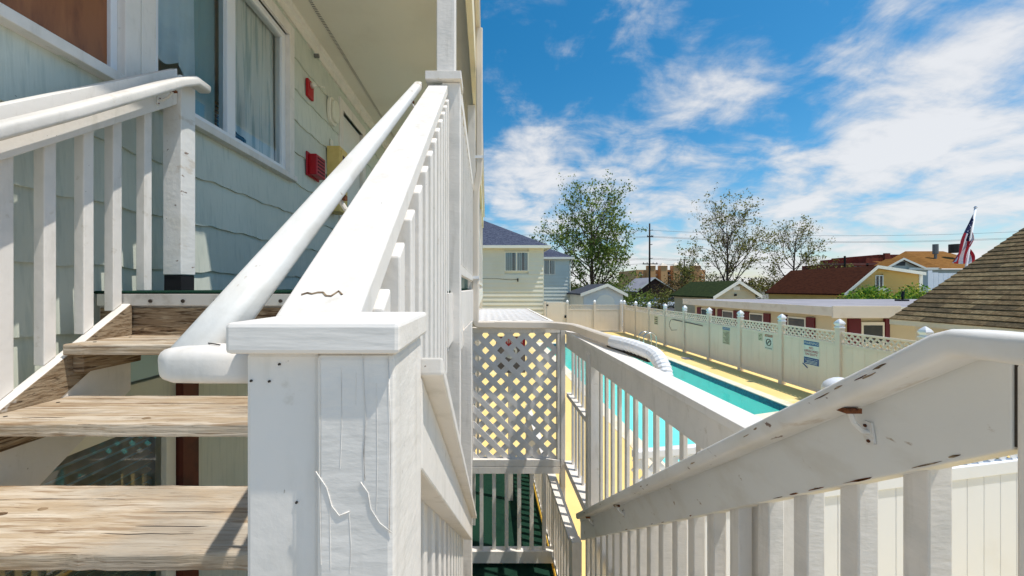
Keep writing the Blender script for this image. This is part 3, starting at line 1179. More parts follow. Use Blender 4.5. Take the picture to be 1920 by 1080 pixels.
m_ = MB()
m_.slope(-1.49, -1.49, .7, lrz(.7), YP - .001, lrz(YP), .17, .038)
m_.build('rail_board', M['paint'], rl, bevel=.003)
for y in (.83, .95, 1.07, 1.19, 1.311, 1.44, 1.554, 1.696):
    m_ = MB()
    z0_, z1_ = (strz(y) + .002, strz(y + .038) + .002) if y < 1.58 else (UF, UF)
    m_.hexa([(-1.548, y, z0_), (-1.51, y, z0_), (-1.51, y + .038, z1_), (-1.548, y + .038, z1_),
             (-1.548, y, lrz(y) - .03), (-1.51, y, lrz(y) - .03), (-1.51, y + .038, lrz(y + .038) - .03), (-1.548, y + .038, lrz(y + .038) - .03)])
    m_.build('baluster', M['paint'], rl, bevel=.003)
m_ = MB()
pth = [(-1.405, .72, lrz(.72) - .06), (-1.405, 1.3, lrz(1.3) - .06), (-1.405, 1.75, lrz(1.75) - .05), (-1.405, 1.84, lrz(1.84) - .06), (-1.405, 1.915, lrz(1.84) - .062)]
m_.sweep(pth, bull(.062, .042))
hr = m_.build('handrail', M['paint'], rl, smooth=True)
bracket(hr, -1.47, -1.405, 1.72, lrz(1.72) - .075)
bracket(hr, -1.47, -1.405, .95, lrz(.95) - .075)

# ------------------------------------------------------------------ divider: newel, up railing
rd = thing('stair_railing', 'white railing with square newel post rising from foreground to tall column', 'railing', (-.14, .37, LAND))
m_ = MB()
m_.box(-.197, -.1365, .314, .43, LAND, EYE - .0525)
m_.build('newel_post', M['paint'], rd, bevel=.004)
m_ = MB()
m_.box(-.136, -.0735, .305, .435, LAND, EYE - .0525)
nw = m_.build('newel_post', M['paint_rough'], rd, bevel=.005)
nw['label'] = 'newel half with thick cracked white paint'
# paint runs and a crack as raised beads
beads = [[(592, 885), (612, 915), (622, 950), (636, 968), (655, 960)], [(676, 905), (690, 925), (695, 955), (712, 982), (735, 1000)],
         [(680, 665), (682, 720), (686, 790), (682, 850), (684, 902)], [(728, 670), (733, 800), (730, 1000)]]
for i, bd in enumerate(beads):
    pts = []
    for j, p in enumerate(bd):
        v = at(p[0], p[1], .3045)
        pts.append(v)
    MB().tube(pts, .00048 if i < 2 else .0003, 6).build('paint_run', M['paint_rough'], nw, smooth=True)
for i, bd in enumerate([[(598, 672), (600, 760), (599, 900), (602, 1060)], [(640, 690), (641, 800), (638, 880)], [(706, 720), (708, 860), (706, 960)],
                        [(655, 965), (658, 1020), (656, 1075)], [(668, 700), (667, 760)], [(618, 930), (620, 1070)]]):
    MB().tube([at(p[0], p[1], .3049) for p in bd], .0003, 4).build('paint_crack', M['paint_rough'], nw)
for (px_, py_) in ((505, 716), (471, 715), (524, 684), (556, 943)):
    v = at(px_, py_, .3135)
    MB().tube([v + Vector((0, .001, 0)), v + Vector((0, -.0008, 0))], .0011, 5).build('nail_hole', M['bolt'], nw)
m_ = MB()
m_.box(-.203, -.0675, .297, .438, EYE - .0515, EYE - .0270)
m_.build('post_cap', M['paint_cap'], rd, bevel=.0035)


def upz(y):
    return EYE - .018 + (y - .44) * SL


def upx(y):
    return -.188 - (y - .44) * .030


m_ = MB()
m_.slope(upx(.42), upx(1.83), .42, upz(.42), 1.829, upz(1.829), .046, .092)
m_.build('cap_rail', M['paint'], rd, bevel=.004)
m_ = MB()
m_.slope(upx(.44), upx(1.83), .436, upz(.436) - .0465, 1.829, upz(1.829) - .0465, .105, .036)
m_.build('rail_board', M['paint'], rd, bevel=.003)
for i in range(12):
    y = .50 + i * .110
    x = upx(y) + .037
    m_ = MB()
    zb = strz(y) - .30
    zt0, zt1 = upz(y) - .052, upz(y + .038) - .052
    m_.hexa([(x - .019, y, zb), (x + .019, y, zb), (x + .019, y + .038, zb), (x - .019, y + .038, zb),
             (x - .019, y, zt0), (x + .019, y, zt0), (x + .019, y + .038, zt1), (x - .019, y + .038, zt1)])
    m_.build('baluster', M['paint'], rd, bevel=.003)


def hrx(y):
    return -.2715 - (y - .36) * .036


def hrz(y):
    return EYE - .064 + (y - .36) * .70


m_ = MB()
pth = [(hrx(y), y, hrz(y)) for y in (.352, .45, .6, .9, 1.3, 1.7, 1.83)]
m_.sweep(pth, bull(.039, .034, 5))
hr = m_.build('handrail', M['paint_edge'], rd, smooth=True)
# mitred return that runs level into the newel
m_ = MB()
zr0 = hrz(.352) + .002
pth = [(-.2765, .353, zr0 - .001), (-.2745, .351, zr0), (-.270, .350, zr0), (-.24, .348, zr0), (-.1975, .348, zr0)]
m_.sweep(pth, bull(.046, .031, 5), scales=[.72, .93, 1, 1, 1])
m_.build('handrail_return', M['paint'], hr, smooth=True)
m_ = MB()
m_.tube([(-.2815, .366, zr0 + .0150), (-.268, .360, zr0 + .0166), (-.252, .352, zr0 + .0168), (-.238, .343, zr0 + .0168)], .0006, 5)
m_.build('mitre_joint', M['bolt'], hr)
bracket(hr, upx(.74) - .02, hrx(.74), .74, hrz(.74) - .02)
bracket(hr, upx(1.6) - .02, hrx(1.6), 1.6, hrz(1.6) - .02)
# flaked patch across the foot of the cap rail
m_ = MB()
rr = random.Random(3)
pp = [(upx(.455) - .03 + i * .006, .455 + rr.uniform(-.004, .006)) for i in range(9)]
m_.tube([(a_, b_, upz(b_) + .0005) for a_, b_ in pp], .0013, 5)
m_.build('paint_flake', M['wood_dark'], rd)

# ------------------------------------------------------------------ railing going down, left side
rdl = thing('stair_railing', 'white railing board descending behind the newel post toward lattice screen', 'railing', (-.1, 1.2, LAND - .6))


def dnz(y):
    return EYE - .0635 - (y - .384) * .708


m_ = MB()
m_.slope(-.092, -.092, .4355, dnz(.4355), 1.94, dnz(1.94), .107, .038)
m_.build('rail_board', M['paint'], rdl, bevel=.003)
m_ = MB()
m_.slope(-.085, -.085, .4355, dnz(.4355) + .022, 1.94, dnz(1.94) + .022, .021, .072)
m_.build('cap_rail', M['paint'], rdl, bevel=.003)
for i in range(13):
    y = .47 + i * .112
    m_ = MB()
    zb = LAND - .15 - (y - .38) * .708
    m_.hexa([(-.131, y, zb), (-.112, y, zb), (-.112, y + .038, zb), (-.131, y + .038, zb),
             (-.131, y, dnz(y) - .02), (-.112, y, dnz(y) - .02), (-.112, y + .038, dnz(y + .038) - .02), (-.131, y + .038, dnz(y + .038) - .02)])
    m_.build('baluster', M['paint'], rdl, bevel=.003)
m_ = MB()
m_.slope(-.122, -.122, .436, LAND - .12 - .04, 2.6, LAND - .12 - .04 - 2.16 * .708, .12, .03)
m_.build('bottom_rail', M['paint'], rdl, bevel=.003)

# lower flight (treads lead down to the green floor)
sd_ = thing('staircase', 'painted stair flight going down between the railings on the right', 'staircase', (.3, 1.5, LF))
for k in range(1, 9):
    yf = .29 + RUN * (k - 1)
    zt = LAND - .176 * k
    MB().box(-.07, .70, yf, yf + .285, zt - .04, zt).build('tread', M['wood'], sd_, bevel=.004)
for xa in (-.0905, .721):
    MB().slope(xa, xa, .3, LAND - .1, 2.55, LAND - .1 - 2.25 * .69, .3, .038).build('stringer', M['paint'], sd_)

# ------------------------------------------------------------------ column and upper guard
cl = thing('porch_column', 'tall white square column where the rising railing ends', 'column', (-.17, 1.87, 0))
m_ = MB()
m_.box(-.2135, -.125, 1.83, 1.92, .0, EYE + .98)
m_.build('lower_shaft', M['paint_rough'], cl, bevel=.004)
m_ = MB()
m_.box(-.238, -.150, 1.832, 1.918, EYE + 1.021, CEIL)
m_.build('upper_shaft', M['paint_rough'], cl, bevel=.004)
m_ = MB()
m_.box(-.288, -.118, 1.80, 1.95, EYE + .981, EYE + 1.02)
m_.build('cap_block', M['paint'], cl, bevel=.003)
ug = thing('walkway_guard', 'white balcony guard running along the upper walkway behind the column', 'railing', (-.14, 6, UF))
m_ = MB()
m_.box(-.165, -.125, 1.951, 13.3, UF + .94, UF + 1.02)
m_.build('top_rail', M['paint'], ug, bevel=.003)
MB().box(-.158, -.13, 1.951, 13.3, UF + .08, UF + .13).build('bottom_rail', M['paint'], ug, bevel=.003)
for i in range(80):
    y = 2.05 + i * .14
    if any(abs(y - p) < .08 for p in (4.4, 7.3, 10.2, 13.1)):
        continue
    MB().box(-.163, -.127, y, y + .036, UF + .131, UF + .939).build('baluster', M['paint'], ug)
MB().box(-.16, -.125, 1.951, 13.5, UF - .30, UF - .005).build('fascia_board', M['paint'], ug, bevel=.003)
for y in (4.4, 7.3, 10.2, 13.1):
    o = MB().box(-.215, -.128, y, y + .088, 0, UF + 2.11).build('porch_column', M['paint'], None, bevel=.003)
    tag(o, 'white square porch column further along the upper walkway', 'column', 'columns along the upper walkway')
o = MB().hexa([(-.135, 2.06, 0), (-.0785, 2.06, 0), (-.0785, 2.15, 0), (-.135, 2.15, 0),
               (-.135, 2.06, EYE - .24), (-.0785, 2.06, EYE - .18), (-.0785, 2.15, EYE - .18), (-.135, 2.15, EYE - .24)]).build('stair_post', M['paint_rough'], None, bevel=.003)
tag(o, 'white post with slanted top beside the lattice screen', 'post')

# ------------------------------------------------------------------ railing going down, right foreground
rr_ = thing('stair_railing', 'white railing with chipped handrail descending in the right foreground', 'railing', (.71, 1.5, LF))


def rz(y):
    return EYE - .2166 - (y - .513) * .708


XR = .70
m_ = MB()
m_.slope(XR + .019, XR + .019, .511, rz(.511) + .150, 2.86, rz(2.86) + .150, .150, .038)
m_.build('rail_board', M['paint_edge'], rr_, bevel=.003)
m_ = MB()
m_.slope(XR - .004, XR - .004, .513, rz(.513) + .155, 2.84, rz(2.84) + .155, .018, .010)
m_.build('trim_strip', M['paint_edge'], rr_, bevel=.002)
for i in range(19):
    y = .625 + i * .118
    m_ = MB()
    zb = rz(y) - .75
    m_.hexa([(XR + .02, y, zb), (XR + .06, y, zb), (XR + .06, y + .04, zb), (XR + .02, y + .04, zb),
             (XR + .02, y, rz(y) + .03), (XR + .06, y, rz(y) + .03), (XR + .06, y + .04, rz(y + .04) + .03), (XR + .02, y + .04, rz(y + .04) + .03)])
    m_.build('baluster', M['paint_rough'], rr_, bevel=.003)
MB().slope(XR + .04, XR + .04, .6, rz(.6) - .70, 2.86, rz(2.86) - .70, .07, .03).build('bottom_rail', M['paint'], rr_, bevel=.003)
m_ = MB()
m_.box(XR - .002, XR + .088, .41, .5065, LAND, EYE - .10)
m_.build('post', M['paint_rough'], rr_, bevel=.004)
m_ = MB()
m_.box(XR + .06, XR + .15, 2.862, 2.95, .0, EYE - .49)
m_.build('end_post', M['paint'], rr_, bevel=.004)


def hz_(y):
    return EYE - .079 - (y - .534) * .705


m_ = MB()
XH = .655
pth = [(XH, -.6, EYE - .074), (XH, .30, EYE - .074), (XH, .50, EYE - .074), (XH, .522, EYE - .0745), (XH, .536, hz_(.536)), (XH, .56, hz_(.56)), (XH, .62, hz_(.62)), (XH, 1.0, hz_(1.0)), (XH, 1.8, hz_(1.8)), (XH, 2.68, hz_(2.68))]
m_.sweep(pth, bull(.060, .037, 5))
hr = m_.build('handrail', M['paint_chipped'], rr_, smooth=True)
for y in (.70, 1.95, 2.5):
    bracket(hr, XR - .001, XH + .006, y, hz_(y) - .018)
rw = random.Random(19)


def patch(q, cx, cy, cz, ly, lz, sl, xf):
    # small irregular flake in the YZ plane facing -x
    pts = []
    for i in range(9):
        t = 2 * math.pi * i / 9
        k = rw.uniform(.55, 1.1)
        u_, v_ = ly * k * math.cos(t), lz * k * math.sin(t)
        pts.append((cy + u_, cz + v_ - sl * u_))
    q.prism(pts, 'x', cx - xf, cx)


for i in range(26):
    y = rw.choice((rw.uniform(.53, .95), rw.uniform(.55, 2.7)))
    if rw.random() < .55:
        q = MB()
        patch(q, XR - .0002, y, rz(y) + rw.uniform(.001, .009), rw.uniform(.006, .03), rw.uniform(.0012, .0035), .708, .0006)
    else:
        q = MB()
        patch(q, XH - .0302, y, hz_(y) + rw.uniform(-.012, .008), rw.uniform(.005, .022), rw.uniform(.001, .003), .705, .0006)
    q.build('bare_patch', M['rust' if i % 3 == 0 else 'wood_dark'], rr_)
m_ = MB()
m_.box(XR + .002, XR + .02, .507, .5105, rz(.505) + .0, rz(.505) + .13)
m_.build('dark_gap', M['bolt'], rr_)  # dark sliver standing in for the shaded gap between post and board

# ------------------------------------------------------------------ lattice screen at the foot of the stairs
YL = 3.77
ls = thing('lattice_screen', 'white lattice privacy screen above balusters at foot of stairs', 'lattice screen', (.28, YL, LF))
lx0, lx1 = X(885, YL), X(1046, YL)
lz0, lz1 = Z(862, YL), Z(622, YL)
for (a, b, p, q, nm) in ((lx0 - .03, lx1 + .02, lz1 - .012, lz1 + .035, 'top_rail'), (lx0 - .03, lx1 + .02, lz0 - .055, lz0 + .012, 'mid_rail'),
                         (lx0 - .03, lx1 + .02, lz0 - .125, lz0 - .058, 'lower_rail'), (lx0 - .01, lx1 + .02, Z(1052, YL), Z(1030, YL), 'bottom_rail')):
    MB().box(a, b, YL - .04, YL + .04, p, q).build(nm, M['paint'], ls, bevel=.003)
for (a, b) in ((lx0 - .03, lx0 + .012), (lx1 - .012, lx1 + .02)):
    MB().box(a, b, YL - .038, YL + .038, lz0 + .013, lz1 - .013).build('stile', M['paint'], ls, bevel=.003)
for (a, b, s_) in lattice_strips(lx1 - lx0, lz1 - lz0, .1525, .054):
    yy = YL + (.006 if s_ > 0 else -.006)
    m_ = MB()
    m_.beam((lx0 + a[0], yy, lz0 + a[1]), (lx0 + b[0], yy, lz0 + b[1]), .009, .054, up=(a[1] - b[1], 0, b[0] - a[0]))
    m_.build('lattice_strip', M['lattice'], ls)
for i in range(6):
    x = lx0 + .075 + i * .123
    MB().box(x, x + .036, YL - .018, YL + .018, Z(1030, YL), lz0 - .126).build('baluster', M['paint'], ls, bevel=.002)
for x in (lx0 - .075, lx1 + .021):
    MB().box(x, x + .044, YL - .044, YL + .044, 0, lz1 + .035).build('post', M['paint'], ls, bevel=.003)
# flat lattice sheet lying behind the screen's top
lf = thing('trellis_roof', 'white lattice cover lying flat over the lower porch behind the screen', 'trellis', (.2, 4.3, Z(606, 3.9)))
za = Z(604, 3.9)
fx0, fx1, fy0, fy1 = -.12, .64, 3.86, 6.1
for (a, b, s_) in lattice_strips(fx1 - fx0, fy1 - fy0, .15, .06):
    m_ = MB()
    zz = za + (.005 if s_ > 0 else -.005)
    m_.beam((fx0 + a[0], fy0 + a[1], zz), (fx0 + b[0], fy0 + b[1], zz), .05, .005)
    m_.build('lattice_strip', M['lattice'], lf)
for (a, b, c_, d_) in ((fx0 - .03, fx1 + .03, fy0 - .03, fy0), (fx0 - .03, fx1 + .03, fy1, fy1 + .03), (fx0 - .03, fx0, fy0, fy1), (fx1, fx1 + .03, fy0, fy1)):
    MB().box(a, b, c_, d_, za - .02, za + .014).build('frame_bar', M['paint'], lf, bevel=.002)
for (a, c_) in ((fx0 - .03, fy1), (fx1, fy1)):
    MB().box(a, a + .03, c_, c_ + .03, 0, za - .021).build('leg', M['paint'], lf)

# ------------------------------------------------------------------ side guard towards the pool
sg = thing('porch_guard', 'tall white baluster guard between the stairs and the pool', 'railing', (.78, 2.4, LF))
XG = .775
gt = EYE - .412
MB().box(XG - .015, XG + .10, 1.02, YL - .05, gt - .032, gt).build('cap_rail', M['paint'], sg, bevel=.004)
MB().box(XG - .002, XG + .036, 1.05, YL - .05, gt - .165, gt - .033).build('rail_board', M['paint'], sg, bevel=.003)
MB().box(XG - .02, XG + .07, 1.02, YL - .05, lz0 - .06, lz0 + .01).build('mid_rail', M['paint'], sg, bevel=.003)
MB().box(XG + .0, XG + .05, 2.96, YL - .05, Z(742, YL), Z(742, YL) + .04).build('middle_bar', M['paint'], sg, bevel=.003)
MB().box(XG - .005, XG + .085, 2.84, 2.955, 0, gt - .033).build('post', M['paint'], sg, bevel=.004)
MB().box(XG - .005, XG + .085, 1.03, 1.12, 0, gt - .033).build('post', M['paint'], sg, bevel=.004)
y = 1.2
while y < YL - .1:
    if not 2.78 < y < 2.97:
        MB().box(XG + .037, XG + .056, y, y + .034, lz0 + .011, gt - .034).build('baluster', M['paint'], sg, bevel=.002)
    y += .128
# lower railing
lg = thing('porch_guard', 'low white baluster railing beside the green lower floor', 'railing', (.70, 3.4, LF))
MB().box(.62, .70, 2.9, 6.1, 1.03, 1.065).build('cap_rail', M['paint'], lg, bevel=.003)
MB().box(.645, .685, 2.9, 6.1, LF + .06, LF + .11).build('bottom_rail', M['paint'], lg, bevel=.003)
y = 2.97
while y < 6.05:
    MB().box(.647, .683, y, y + .036, LF + .111, 1.029).build('baluster', M['paint'], lg)
    y += .118
for y in (2.82, 6.1):
    MB().box(.63, .70, y, y + .075, .0, 1.08).build('post', M['paint'], lg)

# ------------------------------------------------------------------ downspout
dsx = thing('downspout', 'white downspout dropping beside the walkway and curling over the guard', 'downspout', (-.07, 3.74, lz1))


def rounded(pts, n=6, r=.12):
    out = [Vector(pts[0])]
    for i in range(1, len(pts) - 1):
        a, b, c = Vector(pts[i - 1]), Vector(pts[i]), Vector(pts[i + 1])
        ra = min(r, (a - b).length * .45, (c - b).length * .45)
        p = b + (a - b).normalized() * ra
        q = b + (c - b).normalized() * ra
        for k in range(n + 1):
            t = k / n
            out.append(p * (1 - t) ** 2 + b * 2 * t * (1 - t) + q * t * t)
    out.append(Vector(pts[-1]))
    return out


YD = 3.70
prof = [(-.032, -.026), (-.022, -.034), (.022, -.034), (.032, -.026), (.032, .026), (.022, .034), (-.022, .034), (-.032, .026)]
p1 = rounded([(-.068, YD, UF + 2.5), (-.068, YD, Z(322, YD)), (-.105, YD, Z(365, YD)), (-.105, YD, gt + .15), (-.105, YD, gt + .06), (.08, YD, gt + .06)], 7, .09)
m_ = MB()
m_.sweep(p1, prof, up=(0, 1, 0))
m_.build('pipe', M['vinyl'], dsx, smooth=False)
m_ = MB()
p2 = rounded([(.08, YD, gt + .06), (.62, YD, gt + .055), (.80, YD - .15, gt + .05), (.86, 2.6, gt + .05)], 6, .15)
m_.sweep(p2, prof, up=(0, 0, 1))
m_.build('pipe', M['vinyl'], dsx)
m_ = MB()
base = rounded([(.86, 2.6, gt + .05), (.905, 2.36, gt + .055), (.955, 2.16, gt + .035), (.965, 2.08, gt - .03), (.955, 2.05, gt - .13)], 14, .14)
scl = [1 + .055 * math.sin(i * 2.1) for i in range(len(base))]
m_.tube(base, .042, 12, scales=scl)
m_.build('flexible_spout', M['vinyl_white'], dsx, smooth=False)
m_ = MB()
m_.tube([(.93, 2.2, gt + .0), (.885, 2.45, gt + .008), (.86, 2.7, gt + .006)], .016, 6)
m_.build('spout_gap_strip', M['black'], dsx)  # black strip standing in for the shaded gap under the spout
for zz in (Z(300, YD), gt + .5):
    m_ = MB()
    xc = -.068 if zz > Z(322, YD) else -.105
    m_.box(xc - .04, xc + .036, YD - .04, YD + .04, zz, zz + .025)
    m_.build('strap', M['vinyl_white'], dsx)

# sign behind the lattice
sg2 = thing('notice_board', 'red headed warning notice seen through the lattice screen', 'sign', (.22, 4.9, 1.9))
m_ = MB()
sy = 4.9
sx0, sx1 = X(930, sy), X(985, sy)
m_.box(sx0, sx1, sy, sy + .012, Z(700, sy), Z(632, sy))
m_.build('panel', mat('notice_grey', srgb(120, 112, 106), rough=.6), sg2)
MB().box(sx0 + .006, sx1 - .006, sy - .003, sy - .0005, Z(650, sy), Z(634, sy)).build('header', M['sign_red'], sg2)
sm = Matrix.Translation(((sx0 + sx1) / 2, sy - .0045, Z(642, sy))) @ Matrix.Rotation(R(90), 4, 'X')
text_part('ATTENTION', .055, M['sign_white'], sm, sg2)
sm = Matrix.Translation(((sx0 + sx1) / 2, sy - .0025, Z(661, sy))) @ Matrix.Rotation(R(90), 4, 'X')
text_part('309', .08, M['sign_dark'], sm, sg2)
MB().tube([((sx0 + sx1) / 2, sy - .0005, Z(661, sy)), ((sx0 + sx1) / 2, sy - .0018, Z(661, sy))], .085, 16).build('roundel', M['sign_white'], sg2)
MB().box((sx0 + sx1) / 2 - .03, (sx0 + sx1) / 2 + .03, sy + .013, sy + .06, LF, Z(640, sy)).build('stand', M['paint'], sg2)

# ------------------------------------------------------------------ pool fence (vinyl, lattice top)
XF = 9.1


def gothic(q, cx, cy, z, s):
    """square post cap: plinth, cove, bulb and point"""
    prof = [(1.0, 0), (1.15, .0), (1.15, .25), (.85, .35), (.8, .55), (1.15, .95), (1.2, 1.15), (.95, 1.55), (.5, 1.95), (0.06, 2.25)]
    vs = []
    for (r, h) in prof:
        r *= s / 2
        vs += [(cx - r, cy - r, z + h * s * .75), (cx + r, cy - r, z + h * s * .75), (cx + r, cy + r, z + h * s * .75), (cx - r, cy + r, z + h * s * .75)]
    fs = []
    for i in range(len(prof) - 1):
        for j in range(4):
            k = (j + 1) % 4
            fs.append((i * 4 + j, i * 4 + k, i * 4 + 4 + k, i * 4 + 4 + j))
    fs.append(tuple(range(len(vs) - 4, len(vs))))
    q.add(vs, fs)
    return q


def fence_run(parent, pts, post_idx_skip=(), lattice=True, sz=.14, mpost='vinyl', zb=.09, top=1.83):
    n_ = len(pts)
    for i, p in enumerate(pts):
        o = MB().box(p[0] - sz / 2, p[0] + sz / 2, p[1] - sz / 2, p[1] + sz / 2, -.02, top + .09).build('post', M[mpost], parent, bevel=.005)
        gothic(MB(), p[0], p[1], top + .09, sz).build('post_cap', M['vinyl_white'], o)
    for i in range(n_ - 1):
        a, b = Vector((*pts[i], 0)), Vector((*pts[i + 1], 0))
        d = (b - a).normalized()
        a2, b2 = a + d * (sz / 2 - .005), b - d * (sz / 2 - .005)
        ln = (b2 - a2).length
        up = Vector((0, 0, 1))

        def rail(z0, z1, th, nm):
            q = MB()
            q.beam(a2 + up * (z0 + z1) / 2, b2 + up * (z0 + z1) / 2, th, z1 - z0)
            return q.build(nm, M['vinyl'], parent, bevel=.004)
        if lattice:
            rail(top - .05, top, .045, 'top_rail')
            rail(1.46, 1.53, .05, 'mid_rail')
            q = MB()
            hh = top - .05 - 1.53
            nrm_ = Vector((-d.y, d.x, 0))
            for (s0, s1, sg_) in lattice_strips(ln, hh, .155, .04):
                off = nrm_ * (.005 * sg_)
                p0 = a2 + d * s0[0] + up * (1.53 + s0[1]) + off
                p1_ = a2 + d * s1[0] + up * (1.53 + s1[1]) + off
                ud = (p1_ - p0).cross(nrm_)
                q.beam(p0, p1_, .009, .044, up=ud)
            q.build('lattice_insert', M['vinyl'], parent)
            pt = 1.46
        else:
            rail(top - .05, top, .05, 'top_rail')
            pt = top - .05
        rail(zb, zb + .09, .05, 'bottom_rail')
        nb = 6
        for k_ in range(nb):
            q = MB()
            p0 = a2 + d * (ln * k_ / nb + .002)
            p1_ = a2 + d * (ln * (k_ + 1) / nb - .002)
            zc_ = (pt + zb + .09) / 2
            q.beam(p0 + up * zc_, p1_ + up * zc_, .022, pt - zb - .09)
            q.build('fence_board', M['vinyl'], parent)


fn = thing('pool_fence', 'long cream vinyl fence with lattice top along the far side of pool', 'fence', (XF, 15, 0))
fence_run(fn, [(XF, 6.03 + 1.931 * i) for i in range(11)])
fe = thing('pool_fence', 'short vinyl fence with lattice top across far end of pool', 'fence', (7.3, 25.7, 0))
fence_run(fe, [(5.42, 25.72), (7.25, 25.72), (9.02, 25.72)])
gate = thing('pool_gate', 'plain cream vinyl gate with dark latch beside the beige house', 'gate', (4.6, 25.72, 0))
MB().box(3.87, 3.99, 25.65, 25.79, 0, 2.06).build('post', M['vinyl'], gate)
MB().box(4.03, 5.33, 25.69, 25.75, .08, 1.99).build('leaf', M['vinyl'], gate, bevel=.01)
MB().box(4.0, 4.14, 25.66, 25.686, 1.75, 1.85).build('hinge', M['black'], gate)
MB().box(5.22, 5.34, 25.64, 25.686, .95, 1.12).build('latch', M['black'], gate)

# near fence behind the right railing
nf = thing('near_fence', 'white tongue and groove fence with lattice strip behind right balusters', 'fence', (2.6, 2.8, 0))
A = Vector((.95, 2.48, 0))
B = Vector((5.2, 3.31, 0))
d = (B - A).normalized()
ln = (B - A).length
nn = int(ln / .175)
upv = Vector((0, 0, 1))
tz = EYE - 1.445
for i in range(nn):
    p0 = A + d * (ln * i / nn + .0025)
    p1_ = A + d * (ln * (i + 1) / nn - .0025)
    q = MB()
    q.beam(p0 + upv * (tz / 2), p1_ + upv * (tz / 2), .022, tz - .1)
    q.build('fence_board', M['vinyl_white'], nf, bevel=.004)
MB().beam(A + upv * tz, B + upv * tz, .055, .10).build('mid_rail', M['vinyl_white'], nf, bevel=.005)
MB().beam(A + upv * .1, B + upv * .1, .055, .12).build('bottom_rail', M['vinyl_white'], nf, bevel=.005)
MB().beam(A + upv * (tz + .37), B + upv * (tz + .37), .05, .05).build('top_rail', M['vinyl_white'], nf, bevel=.005)
nv = Vector((-d.y, d.x, 0))
for (s0, s1, sg_) in lattice_strips(ln, .295, .125, .036):
    p0 = A + d * s0[0] + upv * (tz + .05 + s0[1]) + nv * .005 * sg_
    p1_ = A + d * s1[0] + upv * (tz + .05 + s1[1]) + nv * .005 * sg_
    q = MB()
    q.beam(p0, p1_, .009, .036, up=(p1_ - p0).cross(nv))
    q.build('lattice_strip', M['vinyl_white'], nf)
# round topped post further back
o = thing('fence_post', 'white post with rounded cap peeking over the right handrail', 'post', (X(1575, 3.7), 3.7, 0))
c_ = Vector((X(1576, 3.7), 3.7, 0))
MB().box(c_.x - .10, c_.x + .10, c_.y - .10, c_.y + .10, -.02, Z(738, 3.7)).build('shaft', M['vinyl_white'], o, bevel=.01)
m_ = MB()
m_.tube([c_ + upv * (Z(738, 3.7) + h) for h in (0, .05, .09, .12, .14, .15)], .145, 16, scales=[1, .98, .86, .64, .38, .08])
m_.build('dome_cap', M['vinyl_white'], o, smooth=True)


# ------------------------------------------------------------------ signs on the fence
def fence_sign(label, ya, yb, z0, z1, parts):
    xs = XF - .012
    t_ = thing('pool_sign', label, 'sign', (xs, (ya + yb) / 2, z0), 'signs on the pool fence')
    MB().box(xs - .006, xs - .001, ya, yb, z0, z1).build('panel', M['sign_white'], t_)
    for (a, b, p, q, mm) in parts:
        MB().box(xs - .0095, xs - .0065, yb - (yb - ya) * b, yb - (yb - ya) * a, z0 + (z1 - z0) * p, z0 + (z1 - z0) * q).build('printed_band', M[mm], t_)

    def txt(s_, u, v, size, mm):
        m4 = Matrix(((0, 0, -1, xs - .0115), (-1, 0, 0, yb - (yb - ya) * u), (0, 1, 0, z0 + (z1 - z0) * v), (0, 0, 0, 1)))
        text_part(s_, size, M[mm], m4, t_)
    return txt, t_, xs


tx, t_, _ = fence_sign('blue and white lifeguard warning sign, largest on the fence', 10.48, 10.99, .79, 1.475, [(.02, .98, .80, .985, 'sign_blue'), (.02, .98, .02, .30, 'sign_navy')])
tx('WARNING', .5, .89, .098, 'sign_white')
tx('NO\nLIFEGUARD\nON DUTY', .5, .56, .09, 'sign_red')
tx('NO SWIMMING ALONE', .5, .235, .042, 'sign_white')
for i in range(3):
    MB().box(XF - .0245, XF - .0225, 10.53, 10.94 - .06 * (i % 2), .83 + i * .035, .842 + i * .035).build('text_line', M['sign_white'], t_)
tx, t_, _ = fence_sign('narrow pool rules sign with blue heading and lines of text', 14.32, 14.77, .81, 1.475, [(.02, .98, .83, .985, 'sign_blue'), (.03, .97, .03, .82, 'sign_beige')])
tx('WARNING', .5, .905, .078, 'sign_white')
for i in range(10):
    MB().box(XF - .0245, XF - .0225, 14.38, 14.71 - .05 * ((i * 7) % 4), .86 + i * .046, .874 + i * .046).build('text_line', M['sign_dark'], t_)
tx, t_, xs = fence_sign('no diving sign with rust heading and crossed circle', 12.18, 12.53, .96, 1.46, [(.03, .97, .83, .98, 'sign_rust')])
tx('CAUTION', .5, .905, .062, 'sign_white')
ring = [(xs - .010, 12.355 + .10 * math.cos(i * math.pi / 12), 1.20 + .10 * math.sin(i * math.pi / 12)) for i in range(25)]
m_ = MB()
m_.tube(ring, .013, 6)
m_.beam((xs - .010, 12.285, 1.27), (xs - .010, 12.425, 1.13), .018, .012)
m_.build('prohibition_ring', M['sign_dark'], t_)
m_ = MB()
m_.beam((xs - .009, 12.40, 1.17), (xs - .009, 12.33, 1.24), .006, .03)
m_.tube([(xs - .009, 12.32, 1.22), (xs - .0095, 12.318, 1.22)], .018, 8)
m_.build('diver_symbol', M['sign_dark'], t_)
tx('NO DIVING', .5, .10, .055, 'sign_dark')
tx, t_, xs = fence_sign('small pale notice just left of the no diving sign', 12.63, 12.83, 1.2, 1.46, [(.05, .95, .05, .95, 'sign_beige')])
for (yy, zz) in ((12.69, 1.4), (12.76, 1.36), (12.70, 1.28), (12.75, 1.25)):
    MB().box(xs - .0125, xs - .0105, yy - .025, yy + .025, zz - .012, zz + .012).build('text_block', M['sign_dark'], t_)
tx, t_, xs = fence_sign('small beige notice near the far corner of the fence', 20.3, 20.8, .98, 1.47, [(.04, .96, .04, .96, 'sign_beige')])
